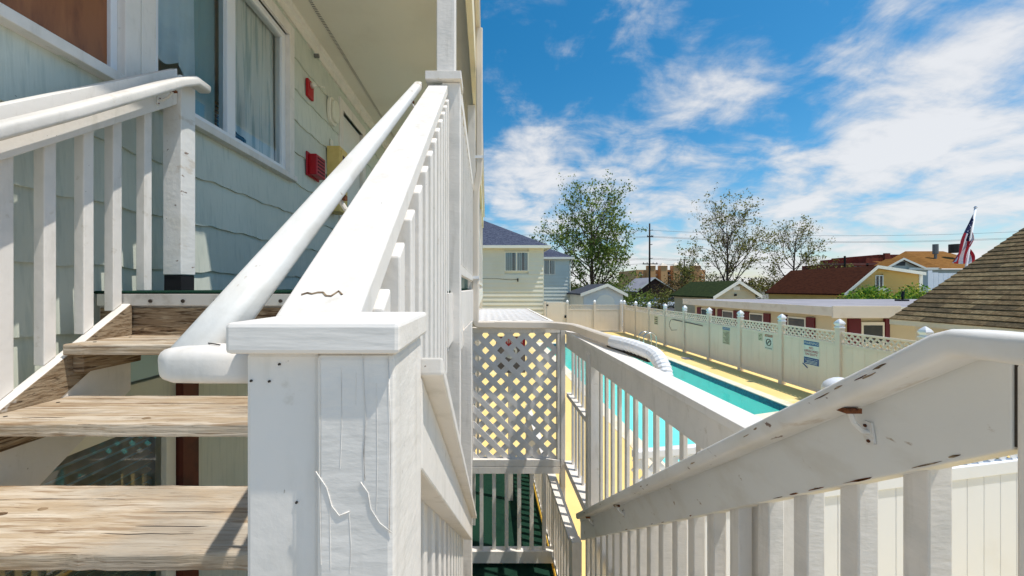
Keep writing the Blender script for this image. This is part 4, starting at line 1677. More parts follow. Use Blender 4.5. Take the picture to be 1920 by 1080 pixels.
for i in range(4):
    MB().box(xs - .0125, xs - .0105, 20.38, 20.72 - .1 * (i % 2), 1.04 + i * .1, 1.085 + i * .1).build('text_line', M['sign_dark'], t_)
o = MB().beam((XF - .016, 11.02, .80), (XF - .016, 10.86, .69), .01, .035, up=(-1, 0, 0)).build('blue_marker', M['sign_navy'])
tag(o, 'short dark blue stick on the fence below lifeguard sign', 'marker')
o = MB().beam((XF - .04, 18.7, 1.42), (XF - .04, 16.1, 1.36), .02, .03).build('skimmer_pole', M['wire'])
tag(o, 'thin dark pole lying along the fence rail', 'pole')
pts = [(XF - .03, 18.8 + .25 * math.sin(t * 3.0), 1.42 - .55 * t + .02 * math.sin(t * 9)) for t in [i / 14 for i in range(15)]]
o = MB().tube(pts + [(XF - .03, 18.3, .95)], .008, 5).build('loose_cable', M['wire'])
tag(o, 'thin dark cable looping down the cream fence', 'cable')

# ------------------------------------------------------------------ pool ladder
ld = thing('pool_ladder', 'stainless steel pool ladder with two arched handrails', 'ladder', (7.5, 18.2, 0))
for yy in (17.95, 18.5):
    pts = [(7.95, yy, 0.0), (7.95, yy, .62)]
    pts += [(7.65 + .30 * math.cos(t), yy, .62 + .22 * math.sin(t)) for t in [i * math.pi / 10 for i in range(1, 10)]]
    pts += [(7.35, yy, .62), (7.35, yy, -.95)]
    MB().tube(pts, .026, 8).build('handrail', M['chrome'], ld, smooth=True)
for zz in (-.25, -.55, -.85):
    MB().box(7.31, 7.39, 17.97, 18.48, zz - .015, zz + .015).build('step', M['chrome'], ld)
o = MB().box(8.2, 8.55, 15.8, 16.2, .003, .03).build('floor_drain', M['flat_roof'], None, bevel=.01)
tag(o, 'grey drain cover set in the yellow deck near the ladder', 'drain')

# ------------------------------------------------------------------ background houses


def window_part(parent, xa, xb, za_, zb_, y, blinds=True, mull=True):
    q = MB()
    t = .06
    for (a, b, p, r) in ((xa, xb, zb_ - t, zb_), (xa, xb, za_, za_ + t), (xa, xa + t, za_ + t, zb_ - t), (xb - t, xb, za_ + t, zb_ - t)):
        q.box(a, b, y - .06, y + .02, p, r)
    if mull:
        q.box((xa + xb) / 2 - .035, (xa + xb) / 2 + .035, y - .058, y + .02, za_ + t, zb_ - t)
    wd = q.build('window', M['trim'], parent)
    MB().add([(xa + .02, y - .01, za_ + .02), (xb - .02, y - .01, za_ + .02), (xb - .02, y - .01, zb_ - .02), (xa + .02, y - .01, zb_ - .02)], [(0, 1, 2, 3)]).build('pane', M['glass'], wd)
    MB().box(xa + .02, xb - .02, y + .03, y + .05, za_ + .02, zb_ - .02).build('backing', M['glass_dark'], wd)
    if blinds:
        nb = int((xb - xa) / .13)
        for i in range(nb):
            if i % 5 == 4:
                continue
            x = xa + .05 + i * .13
            MB().box(x, x + .10, y + .005, y + .012, za_ + .05, zb_ - .05).build('blind_slat', M['vert_blind'], wd)
    return wd


def siding_wall(parent, xa, xb, y, za_, zb_, m__, lapz, skip=(), name='siding_board', poly=None):
    z = za_
    while z < zb_ - .01:
        z2 = min(z + lapz, zb_)
        l0, r0, l1, r1 = (xa, xb, xa, xb) if poly is None else (*poly(z), *poly(z2))
        rects = [(l0, r0, l1, r1)]
        for (sa, sb, sza, szb) in skip:
            if z2 > sza + .01 and z < szb - .01:
                rects = [(l0, sa, l1, sa), (sb, r0, sb, r1)]
        for (p, q_, p1, q1) in rects:
            if q_ - p < .02:
                continue
            q = MB()
            q.add([(p, y - .05, z), (q_, y - .05, z), (q1, y - .004, z2 + .005), (p1, y - .004, z2 + .005), (p, y + .05, z), (q_, y + .05, z)],
                  [(0, 1, 2, 3), (4, 5, 1, 0)])
            q.build(name, m__, parent)
        z = z2


def hip_roof(parent, xa, xb, ya, yb, ze, zr, m__, inset, over=.35):
    q = MB()
    xa, xb, ya, yb = xa - over, xb + over, ya - over, yb + over
    rx0, rx1 = xa + inset, xb - inset
    ym = (ya + yb) / 2
    q.add([(xa, ya, ze), (xb, ya, ze), (xb, yb, ze), (xa, yb, ze), (rx0, ym, zr), (rx1, ym, zr)],
          [(0, 1, 5, 4), (1, 2, 5), (2, 3, 4, 5), (3, 0, 4), (3, 2, 1, 0)])
    r = q.build('roof', m__, parent)
    q = MB()
    for (a, b, c, e) in ((xa - .02, xb + .02, ya - .04, ya), (xb, xb + .04, ya, yb)):
        q.box(a, b, c, e, ze - .16, ze + .03)
    q.build('fascia', M['trim'], r)
    q = MB()
    q.box(xa + .02, xb - .02, ya + .01, yb - .02, ze - .05, ze - .01)
    q.build('eave_soffit', M['cream'], r)
    return r


h1 = thing('beige_house', 'two storey beige house with blue grey hip roof behind the gate', 'house', (0, 30, 0))
HY = 26.2
hx1 = X(1018, HY)
he = Z(463, HY)
wx0, wx1, wz0, wz1 = X(946, HY), X(991, HY), Z(510, HY), Z(473, HY)
siding_wall(h1, -6, hx1, HY, -.02, he - .05, M['house_wall'], .3, skip=[(wx0, wx1, wz0, wz1)])
MB().box(-6, hx1 - .005, HY + .055, HY + 9, -.02, he - .05).build('wall', M['house_wall'], h1)
MB().box(hx1 - .004, hx1 + .05, HY - .035, HY + .09, -.02, he - .06).build('corner_board', M['house_wall'], h1)
window_part(h1, wx0, wx1, wz0, wz1, HY - .005)
MB().tube([(-1.2, HY - .05, Z(523, HY)), (0.8, HY - .05, Z(523.5, HY)), (1.7, HY - .05, Z(526, HY)), (2.1, HY - .05, Z(525, HY))], .012, 5).build('cable', M['wire'], h1)
MB().box(2.1, 2.18, HY - .09, HY - .035, Z(529, HY), Z(523, HY)).build('junction_box', M['black'], h1)
hip_roof(h1, -9, hx1, HY, HY + 9, he, he + 3.1, M['slate'], 5.9, over=.42)
h2 = thing('grey_house', 'pale grey house wing with low blue grey roof behind beige house', 'house', (6, 38, 0))
H2 = 35
sx = X(1068, H2)
he2 = Z(484, H2)
a0, a1, b0, b1 = X(1019, H2), X(1041, H2), Z(516, H2), Z(488, H2)
siding_wall(h2, 3.5, sx, H2, -.02, he2 - .05, M['house_wall2'], .32, skip=[(a0, a1, b0, b1)])
MB().box(3.5, sx - .005, H2 + .055, H2 + 8, -.02, he2 - .05).build('wall', M['house_wall2'], h2)
window_part(h2, a0, a1, b0, b1, H2 - .005)
hip_roof(h2, -2.5, sx, H2, H2 + 8, he2, he2 + 2.5, M['slate'], 5.2, over=.35)
MB().tube([(sx + .25, H2 - .3, he2 - .05), (sx + .04, H2 - .08, he2 - .5), (sx + .04, H2 - .08, 0)], .04, 6).build('downpipe', M['trim'], h2)


def gable_house(parent, y0, y1, prof, mw, mr, thick=.12, over=.3, trim=True, lapz=.28, skip=()):
    """prof: (xl, zl), (xp, zp), (xr, zr) of the front gable at y0; ridge runs to y1"""
    (xl, zl), (xp, zp), (xr, zr) = prof
    q = MB()
    q.prism([(xl, -.02), (xr, -.02), (xr, zr), (xp, zp), (xl, zl)], 'y', y0 + .05, y1)
    q.build('wall', mw, parent)

    def poly(z):
        l = xl if z <= zl else xl + (xp - xl) * (z - zl) / (zp - zl)
        r = xr if z <= zr else xr - (xr - xp) * (z - zr) / max(zp - zr, .01)
        return (l, max(r, l))
    siding_wall(parent, xl, xr, y0, -.02, zp - .03, mw, lapz, skip=skip, poly=poly)
    q = MB()
    for (xa, za_, sgn) in ((xl, zl, -1), (xr, zr, 1)):
        dx, dz = xa - xp, za_ - zp
        ln_ = math.hypot(dx, dz)
        ex, ez = xa + dx / ln_ * over, za_ + dz / ln_ * over
        q.hexa([(xp, y0 - over, zp), (ex, y0 - over, ez), (ex, y1 + over, ez), (xp, y1 + over, zp),
                (xp, y0 - over, zp + thick), (ex, y0 - over, ez + thick), (ex, y1 + over, ez + thick), (xp, y1 + over, zp + thick)])
    r = q.build('roof', mr, parent)
    if trim:
        for (xa, za_) in ((xl, zl), (xr, zr)):
            dx, dz = xa - xp, za_ - zp
            ln_ = math.hypot(dx, dz)
            ex, ez = xa + dx / ln_ * (over + .04), za_ + dz / ln_ * (over + .04)
            q = MB()
            q.hexa([(xp, y0 - over - .04, zp - .10), (ex, y0 - over - .04, ez - .10), (ex, y0 - over - .003, ez - .10), (xp, y0 - over - .003, zp - .10),
                    (xp, y0 - over - .04, zp + thick + .02), (ex, y0 - over - .04, ez + thick + .02), (ex, y0 - over - .003, ez + thick + .02), (xp, y0 - over - .003, zp + thick + .02)])
            q.build('rake_board', M['trim'], r)
    return r


# small white shed
YS = 30
sh = thing('garden_shed', 'small white gabled shed behind the end fence below the big tree', 'shed', (8.9, 31.5, 0))
gable_house(sh, YS, YS + 5, ((X(1094, YS), Z(552, YS)), (X(1137, YS), Z(536, YS)), (X(1168, YS), Z(552, YS))), M['shed'], M['shed_roof'], over=.28, lapz=.2)
MB().prism([(X(1118, YS), 0), (X(1152, YS), 0), (X(1152, YS), Z(563, YS)), (X(1146, YS), Z(556, YS)), (X(1135, YS), Z(553, YS)), (X(1124, YS), Z(556, YS)), (X(1118, YS), Z(563, YS))], 'y', YS - .06, YS - .035).build('door', M['trim'], sh)

# green roofed bungalow
YG = 28
gh = thing('green_roof_house', 'low tan house with moss green gable roof', 'house', (18, 31, 0))
gable_house(gh, YG, YG + 6, ((X(1340, YG), Z(556, YG)), (X(1381, YG), Z(530, YG)), (X(1416, YG), Z(553, YG))), M['low_wall'], M['green_roof'], over=.3)
MB().box(X(1376, YG), X(1380, YG), YG - .1, YG - .032, Z(556, YG), Z(552, YG)).build('vent', M['black'], gh)
MB().box(X(1374, YG), X(1386, YG), YG - .08, YG - .032, Z(545, YG), Z(538, YG)).build('attic_louvre', M['trim'], gh)

# low flat roofed building with red shutters
lb = thing('flat_roof_building', 'long tan flat roofed building with dark red shutters beyond fence', 'building', (13, 18, 0))
c0 = 12.0
zt = 2.27
MB().box(c0 + .5, 26, 13.9, 23, -.02, zt - .26).build('wall', M['low_wall'], lb)
MB().box(c0, 26.5, 13.3, 23.4, zt - .26, zt).build('roof', M['flat_roof'], lb)
MB().box(c0 - .05, c0, 13.3, 23.4, zt - .30, zt + .03).build('fascia', M['fascia'], lb, bevel=.01)
MB().box(c0 - .05, X(1692, 13.2), 13.24, 13.299, zt - .36, zt + .06).build('fascia', M['fascia'], lb, bevel=.01)
MB().box(X(1692, 13.2) + .01, 26.5, 13.26, 13.299, zt - .30, zt + .02).build('fascia', M['trim'], lb)
for (ya) in (15.0, 17.3, 19.4, 21.4):
    wv = MB().box(c0 + .46, c0 + .499, ya, ya + .9, .9, 1.78).build('window', M['trim'], lb)
    MB().box(c0 + .45, c0 + .459, ya + .06, ya + .84, .95, 1.72).build('pane', M['glass_dark'], wv)
    for yb in (ya - .42, ya + .92):
        MB().box(c0 + .44, c0 + .499, yb, yb + .38, .85, 1.82).build('shutter', M['shutter'], lb)
xw0 = X(1600, 13.9)
wv = MB().box(X(1612, 13.9), X(1655, 13.9), 13.83, 13.899, .9, 1.72).build('window', M['trim'], lb)
MB().box(X(1616, 13.9), X(1651, 13.9), 13.82, 13.829, .95, 1.6).build('pane', M['glass_dark'], wv)
for (pa, pb) in ((1588, 1610), (1656, 1664)):
    MB().box(X(pa, 13.9), X(pb, 13.9), 13.81, 13.899, .85, 1.85).build('shutter', M['shutter'], lb)
m_ = MB()
v = at(1692, 562, 20)
m_.tube([(v.x, 20, zt), (v.x, 20, zt + .25), (v.x + .05, 20, zt + .5)], .06, 8)
m_.box(v.x - .25, v.x + .2, 19.85, 20.15, zt, zt + .09)
m_.build('roof_vent', M['black'], lb)

# red brown roof house
YR = 30
rh = thing('red_roof_house', 'ochre sided house with large red brown roof and window air conditioner', 'house', (31, 33, 0))
wx0, wx1, wz0, wz1 = X(1640, YR), X(1655, YR), Z(548, YR), Z(517, YR)
gable_house(rh, YR, 38, ((X(1582, YR), Z(551, YR)), (X(1640, YR), Z(502, YR)), (X(1722, YR), Z(514, YR))), M['yellow_siding'], M['red_roof'], over=.25, lapz=.24,
            skip=[(wx0, wx1, wz0, wz1)])
window_part(rh, wx0, wx1, wz0, wz1, YR - .005, blinds=False, mull=True)
MB().box(wx0 - .05, wx1 + .15, YR - .35, YR - .07, wz0 - .12, wz0 + .26).build('air_conditioner', M['trim'], rh)
MB().box(wx1 - .1, wx1 + .1, YR - .37, YR - .351, wz0 - .06, wz0 + .2).build('grille', M['glass_dark'], rh)
MB().box(X(1722, YR) + .02, X(1729, YR), YR - .05, YR + .1, 0, Z(515, YR)).build('corner_board', M['trim'], rh)

# ochre roofed grey house
YO = 46
oh = thing('ochre_roof_house', 'grey walled house with ochre roof behind the flag', 'house', (54, 49, 0))
gable_house(oh, YO, YO + 1.3, ((X(1664, YO), Z(500, YO)), (X(1688, YO), Z(487, YO)), (X(1722, YO), Z(502, YO))), M['grey_wall'], M['orange_roof'], over=.4, lapz=6)
m_ = MB()
xa, xb, xc = X(1690, YO), X(1775, YO), X(1880, YO)
m_.add([(X(1722, YO), YO - .2, Z(504, YO)), (xb, YO - .2, Z(504, YO)), (xb, YO + 4, Z(487, YO)), (xa + .5, YO + 4, Z(487, YO))], [(0, 1, 2, 3)])
m_.add([(X(1755, YO), YO - .6, Z(505, YO)), (xc, YO - .6, Z(505, YO)), (xc, YO + 6, Z(463, YO)), (X(1800, YO), YO + 6, Z(463, YO))], [(0, 1, 2, 3)])
m_.add([(X(1755, YO), YO - .6, Z(505, YO)), (X(1800, YO), YO + 6, Z(463, YO)), (X(1742, YO), YO + 5, Z(487, YO))], [(0, 1, 2)])
m_.build('main_roof', M['orange_roof'], oh)
MB().box(X(1722, YO), xc, YO, YO + 8, -.02, Z(506, YO)).build('main_wall', M['grey_wall'], oh)
MB().box(X(1700, YO), X(1760, YO), YO - .3, YO - .21, Z(507, YO), Z(503, YO)).build('gutter', M['trim'], oh)
MB().box(X(1680, YO), X(1696, YO), YO - .08, YO - .04, Z(499, YO), Z(492, YO)).build('attic_louvre', M['dark_frame'], oh)
for (pa, za_, zb_) in ((1754, 487, 459), ):
    MB().tube([at(pa, 487, YO + 3), at(pa, 478, YO + 3), at(pa, 477, YO + 3), at(pa, 459, YO + 3)], .28, 10, scales=[.5, .5, 1, 1]).build('flue', M['steel_pipe'], oh)
MB().tube([at(1790, 475, YO + 3), at(1790, 459, YO + 3)], .55, 10).build('flue', M['bolt'], oh)
# white board fence by it
wf = thing('white_panel_fence', 'white board fence below the flag next to grey house', 'fence', (X(1760, 40), 40, 0))
for i in range(7):
    a, b = X(1742 + i * 9, 40), X(1742 + i * 9 + 8.4, 40)
    MB().box(a, b, 40, 40.05, 0, Z(512, 40) - .06 * (i > 1)).build('fence_board', M['vinyl_white'], wf)
MB().box(X(1739, 40), X(1747, 40), 39.94, 39.99, 0, Z(508, 40)).build('post', M['vinyl_white'], wf)

# brick building far
YB = 70
bb = thing('brick_building', 'dark red brick building on the skyline behind red roof', 'building', (X(1640, YB), 74, 0))
for (a, b, t_) in ((1588, 1632, 494), (1627, 1652, 482), (1651, 1702, 478)):
    MB().box(X(a, YB), X(b, YB) - .01, YB + (a % 3) * .3, YB + 10, -.02, Z(t_, YB)).build('block', M['brick'], bb)
MB().box(X(1655, YB), X(1665, YB), YB - .4, YB - .05, Z(500, YB), Z(476, YB)).build('chimney', M['brick'], bb)
for i in range(4):
    MB().box(X(1592 + i * 9, YB), X(1597 + i * 9, YB), YB - .06, YB - .02, Z(508, YB), Z(500, YB)).build('window', M['glass_dark'], bb)

# far orange hotel
YH = 150
ho = thing('orange_hotel', 'distant orange hotel with white pyramid topped turrets', 'building', (X(1250, YH), 160, 0))
MB().box(X(1193, YH), X(1322, YH), YH, YH + 20, -.02, Z(507, YH)).build('wall', M['hotel'], ho)
for px_ in (1217, 1239, 1262, 1300):
    MB().box(X(px_ - 6, YH), X(px_ + 6, YH), YH - 3, YH - .05, -.02, Z(500, YH)).build('turret', M['hotel'], ho)
    m_ = MB()
    a, b, zt_ = X(px_ - 7, YH), X(px_ + 7, YH), Z(500, YH)
    mx_ = (a + b) / 2
    m_.add([(a, YH - 3.3, zt_), (b, YH - 3.3, zt_), (b, YH + .2, zt_), (a, YH + .2, zt_), (mx_, YH - 1.5, Z(494, YH))], [(0, 1, 4), (1, 2, 4), (2, 3, 4), (3, 0, 4)])
    m_.build('turret_roof', M['fascia'], ho)
for j in range(3):
    for i in range(9):
        px_ = 1198 + i * 13
        if any(abs(px_ + 2 - c) < 8 for c in (1217, 1239, 1262, 1300)):
            px_ += 8
        q = MB().box(X(px_, YH), X(px_ + 5, YH), YH - .1, YH - .02, Z(516 + j * 9, YH), Z(511 + j * 9, YH)).build('window', M['glass_dark'], ho)
        MB().box(X(px_ - 1, YH), X(px_ + 6, YH), YH - 1.0, YH - .12, Z(517.5 + j * 9, YH), Z(515.5 + j * 9, YH)).build('balcony', M['fascia'], ho)

# dark low house seen behind the parking lot
dh = thing('dark_house', 'dark brown low house behind the parked cars', 'house', (X(1235, 85), 88, 0))
gable_house(dh, 85, 95, ((X(1196, 85), Z(545, 85)), (X(1226, 85), Z(522, 85)), (X(1262, 85), Z(545, 85))), mat('dark_brown_wall', srgb(74, 50, 42), rough=.8), M['flat_roof'], over=.6, lapz=5)

# ------------------------------------------------------------------ right house with shingle roof
rhs = thing('shingle_roof_house', 'cream block house with brown shingled roof at far right', 'house', (12, 7, 0))
ex, ez = 10.3, 2.17
slope = .675
yf0, yf1 = 1.5, 9.78
ridge_x = 15.2
MB().box(ex + .35, 20, yf0, yf1 - .25, -.02, ez - .03).build('wall', M['block'], rhs)
m_ = MB()
m_.prism([(ex + .35, ez - .04), (20.4, ez - .04), (ridge_x, ez + slope * (ridge_x - ex) - .06)], 'y', yf1 - .26, yf1 - .2)
m_.build('gable_wall', M['block'], rhs)
m_ = MB()
zr_ = ez + slope * (ridge_x - ex)
m_.prism([(ex, ez - .06), (ridge_x, zr_ - .06), (ridge_x + 5, ez - .06), (ridge_x + 5, ez - .005), (ridge_x, zr_ - .005), (ex, ez - .005)], 'y', yf0, yf1)
rf = m_.build('roof', M['shingle_b'], rhs)
MB().box(ex - .012, ex + .01, yf0, yf1 + .02, ez - .14, ez - .004).build('fascia', M['cream'], rhs)
# cream wall panels below the eave (block courses)
for j in range(4):
    for i in range(10):
        y = 2.0 + i * .8 + (.4 if j % 2 else 0)
        if y + .79 > yf1 - .26:
            continue
        MB().box(ex + .33, ex + .3495, y, y + .788, ez - .36 - j * .3, ez - .072 - j * .3).build('wall_block', M['block'], rhs, bevel=.006)
# individual shingles on the visible slope
sn = math.hypot(1, slope)
tx_, tz_ = 1 / sn, slope / sn
nxv, nzv = -slope / sn, 1 / sn
exposure = .19
rs = random.Random(12)
meshes = {}
cnt = 0


def shingle_mesh(key, wd):
    if key in meshes:
        return meshes[key]
    q = MB()
    t0, t1 = .032, .004
    Lh = exposure * 1.25
    # local: u along +slope (x), y along course, n normal
    def P(u, v, n_):
        return (u * tx_ + n_ * nxv, v, u * tz_ + n_ * nzv)
    q.add([P(0, 0, 0), P(0, wd, 0), P(Lh, wd, 0), P(Lh, 0, 0), P(0, 0, t0), P(0, wd, t0), P(Lh, wd, t1), P(Lh, 0, t1)],
          [(0, 1, 2, 3)[::-1], (4, 7, 6, 5), (0, 4, 5, 1), (3, 0, 4, 7)[::-1], (1, 5, 6, 2)])
    me = bpy.data.meshes.new('shingle')
    me.from_pydata(q.v, [], q.f)
    me.materials.append(M[['shingle_a', 'shingle_b', 'shingle_c', 'shingle_a'][key[1]]])
    me.update()
    # make normals consistent
    meshes[key] = me
    return me


rest = {k_: MB() for k_ in ('shingle_a', 'shingle_b')}
rowi = 0
u = -.03
while u < (ridge_x - ex) * sn - exposure:
    y = yf1 + .02
    xx = ex + u * tx_
    zz = ez + u * tz_ + .001
    while y > yf0:
        wi = rs.randrange(4)
        wd = (.34, .46, .58, .70)[wi]
        y0 = max(y - wd, yf0)
        full = y - wd >= yf0
        ci = rs.randrange(4)
        me = shingle_mesh((wi, ci), wd - .006)
        pxx = 912 + F * xx / max(y0, .3)
        vis = 1640 < pxx < 2020 and full
        jit = rs.uniform(-.006, .006)
        if vis and cnt < 300:
            o = bpy.data.objects.new('shingle', me)
            col.objects.link(o)
            o.location = (xx + jit * tx_, y - wd, zz + jit * tz_)
            attach(o, rf)
            o.matrix_parent_inverse = Matrix.Identity(4)
            cnt += 1
        elif full:
            q = rest['shingle_a' if ci < 2 else 'shingle_b']
            n0 = len(q.v)
            q.v += [(v_.co.x + xx, v_.co.y + y - wd, v_.co.z + zz) for v_ in me.vertices]
            q.f += [tuple(i + n0 for i in p.vertices) for p in me.polygons]
        y -= wd
    u += exposure
    rowi += 1
for k_, q in rest.items():
    if q.v:
        stuff(q.build('shingle_field', M[k_], rf))

# ------------------------------------------------------------------ flag
fl = thing('flag_on_pole', 'red white and blue striped flag hanging from a leaning white pole', 'flag', (X(1795, 15), 15, 0))
YF = 15
top, bot = at(1829, 392, YF), at(1811, 505, YF)
dirp = (bot - top).normalized()
base_ = top + dirp * ((top.z - 0) / -dirp.z)
MB().tube([base_, top], .035, 8).build('pole', M['vinyl_white'], fl, smooth=True)
m_ = MB()
m_.tube([top, top + Vector((0, 0, .04)), top + Vector((0, 0, .09))], .05, 8, scales=[.6, 1, .4])
m_.build('finial', M['chrome'], fl)
m_ = MB()
nu, nv_ = 36, 22
vs = []
uvs = []
for j in range(nv_ + 1):
    s_ = j / nv_
    ph_ = top + dirp * (.10 + 1.05 * s_)
    fly = Vector((-.86, .05, -2.0)).lerp(Vector((-.05, -.05, -1.05)), s_)
    for i in range(nu + 1):
        t = i / nu
        p = ph_ + fly * t + Vector((.05 * math.sin(t * 8 + s_ * 9), .11 * math.cos(s_ * 13 + t * 3), .03 * math.sin(s_ * 11))) * min(t * 3, 1)
        vs.append(p)
        uvs.append((t, 1 - s_))
fs = [(j * (nu + 1) + i, j * (nu + 1) + i + 1, (j + 1) * (nu + 1) + i + 1, (j + 1) * (nu + 1) + i) for j in range(nv_) for i in range(nu)]
m_.add(vs, fs)
fo = m_.build('flag_cloth', M['flag'], fl, smooth=True)
ul = fo.data.uv_layers.new(name='UVMap')
for lp in fo.data.loops:
    ul.data[lp.index].uv = uvs[lp.vertex_index]

# ------------------------------------------------------------------ utility pole and wires
YU = 70
up_ = thing('utility_pole', 'tall dark wooden utility pole with crossarms behind the shed', 'utility pole', (X(1218, YU), YU, 0))
xp = X(1218, YU)
MB().tube([(xp, YU, -.1), (xp, YU, 8), (xp, YU, Z(420, YU))], .2, 8, scales=[1, .85, .65]).build('shaft', M['pole'], up_, smooth=True)
for (zp_, hw) in ((Z(496, YU), 1.35), (Z(445, YU), .55)):
    ca = MB().box(xp - hw, xp + hw, YU - .3, YU - .16, zp_ - .09, zp_ + .09).build('crossarm', M['pole'], up_)
    for s_ in (-.9, -.4, .4, .9):
        MB().tube([(xp + s_ * hw, YU - .23, zp_ + .09), (xp + s_ * hw, YU - .23, zp_ + .3)], .06, 6).build('insulator', M['bolt'], ca)
for (py_, s_) in ((433, .6), (460, .5), (486, .6)):
    MB().tube([(xp + .1, YU, Z(py_, YU)), (xp + s_, YU, Z(py_ - 1, YU))], .07, 6).build('insulator', M['bolt'], up_)
xr = 150
for wi_, (py_, off) in enumerate(((433, 0), (444, .5), (446, -.5), (485, 0), (487, .6), (495, 1.2))):
    z0 = Z(py_, YU)
    pts = []
    for i in range(-12, 25):
        x = xp + i * 6
        ph = (i % 12) / 12 if True else 0
        sag = -1.0 * (1 - (2 * ph - 1) ** 2)
        pts.append((x, YU + off * .2 - .2, z0 + sag))
    o = MB().tube(pts, .022, 4).build('power_line', M['wire'])
    tag(o, ['topmost thin power line on the utility pole', 'second power line from the top of the utility pole', 'third power line from the top of the utility pole',
            'fourth power line, high above the main crossarm', 'fifth power line, just above the main crossarm', 'lowest power line, level with the wide crossarm'][wi_], 'power line', 'power lines on the utility pole')
# second, shorter pole
v = at(1283, 500, 90)
o = MB().tube([(v.x, 90, 0), (v.x, 90, Z(486, 90))], .16, 6).build('utility_pole', M['pole'])
tag(o, 'short distant pole among the bushes left of the middle tree', 'utility pole')
v = at(1584, 500, 60)
o = MB().tube([(v.x, 60, 0), (v.x, 60, Z(481, 60))], .14, 6).build('utility_pole', M['pole'])
tag(o, 'short distant pole rising above the red brown roof', 'utility pole')

# ------------------------------------------------------------------ parked cars


def car(label, x, y, rot, body):
    t_ = thing('parked_car', label, 'car', (x, y, 0), 'cars parked beyond the fence')
    mtx = Matrix.Translation((x, y, 0)) @ Matrix.Rotation(rot, 4, 'Z')

    def put(q, nm, mm, par=t_, **kw):
        q.v = [tuple(mtx @ Vector(v)) for v in q.v]
        return q.build(nm, mm, par, **kw)
    low = [(-2.2, .35), (2.2, .35), (2.25, .62), (2.1, .82), (1.0, .92), (-1.6, .95), (-2.15, .9), (-2.25, .6)]
    put(MB().prism(low, 'y', -.88, .88), 'body', M[body], bevel=.06)
    cab = [(1.05, .9), (.35, 1.42), (-1.0, 1.45), (-1.75, .95)]
    q = MB()
    n_ = len(cab)
    vs = [(p[0], -.82 + .14 * (p[1] > 1.2), p[1]) for p in cab] + [(p[0], .82 - .14 * (p[1] > 1.2), p[1]) for p in cab]
    q.add(vs, [tuple(range(n_))[::-1], tuple(range(n_, 2 * n_))] + [(i, (i + 1) % n_, (i + 1) % n_ + n_, i + n_) for i in range(n_)])
    put(q, 'glasshouse', M['glass_dark'])
    q = MB()
    q.box(-1.02, .38, -.70, .70, 1.425, 1.475)
    put(q, 'roof', M[body], bevel=.02)
    for sx_ in (-1.35, 1.4):
        for sy_ in (-.8, .8):
            wv = put(MB().tube([(sx_, sy_ - .1, .33), (sx_, sy_ + .1, .33)], .33, 14), 'wheel', M['tyre'])
            put(MB().tube([(sx_, sy_ - .11, .33), (sx_, sy_ + .11, .33)], .19, 10), 'rim', M['chrome'], wv)
    for sy_ in (-.6, .6):
        put(MB().box(2.2, 2.27, sy_ - .16, sy_ + .16, .6, .74), 'headlight', M['lamp_white'])
    return t_


car('white car parked furthest left beyond the end fence', X(1185, 55), 55, R(4), 'car_white')
car('silver blue car parked just right of the utility pole base', X(1213, 60), 60, R(-6), 'car_blue')
car('white car parked in front of the dark car', X(1242, 57), 57, R(8), 'car_white')
car('dark car parked left of the green roofed house', X(1268, 62), 62, R(0), 'car_dark')

# ------------------------------------------------------------------ vegetation


def leaf_quad(q, p, size, rr):
    a = Vector((rr.gauss(0, 1), rr.gauss(0, 1), rr.gauss(0, 1)))
    if a.length < .01:
        a = Vector((1, 0, 0))
    a.normalize()
    b = a.cross(Vector((rr.gauss(0, 1), rr.gauss(0, 1), rr.gauss(0, 1))))
    if b.length < .01:
        b = a.orthogonal()
    b.normalize()
    s = size * rr.uniform(.6, 1.35)
    n0 = len(q.v)
    q.v += [tuple(p - a * s * .5), tuple(p + b * s * .32), tuple(p + a * s * .5), tuple(p - b * s * .32)]
    q.f.append((n0, n0 + 1, n0 + 2, n0 + 3))


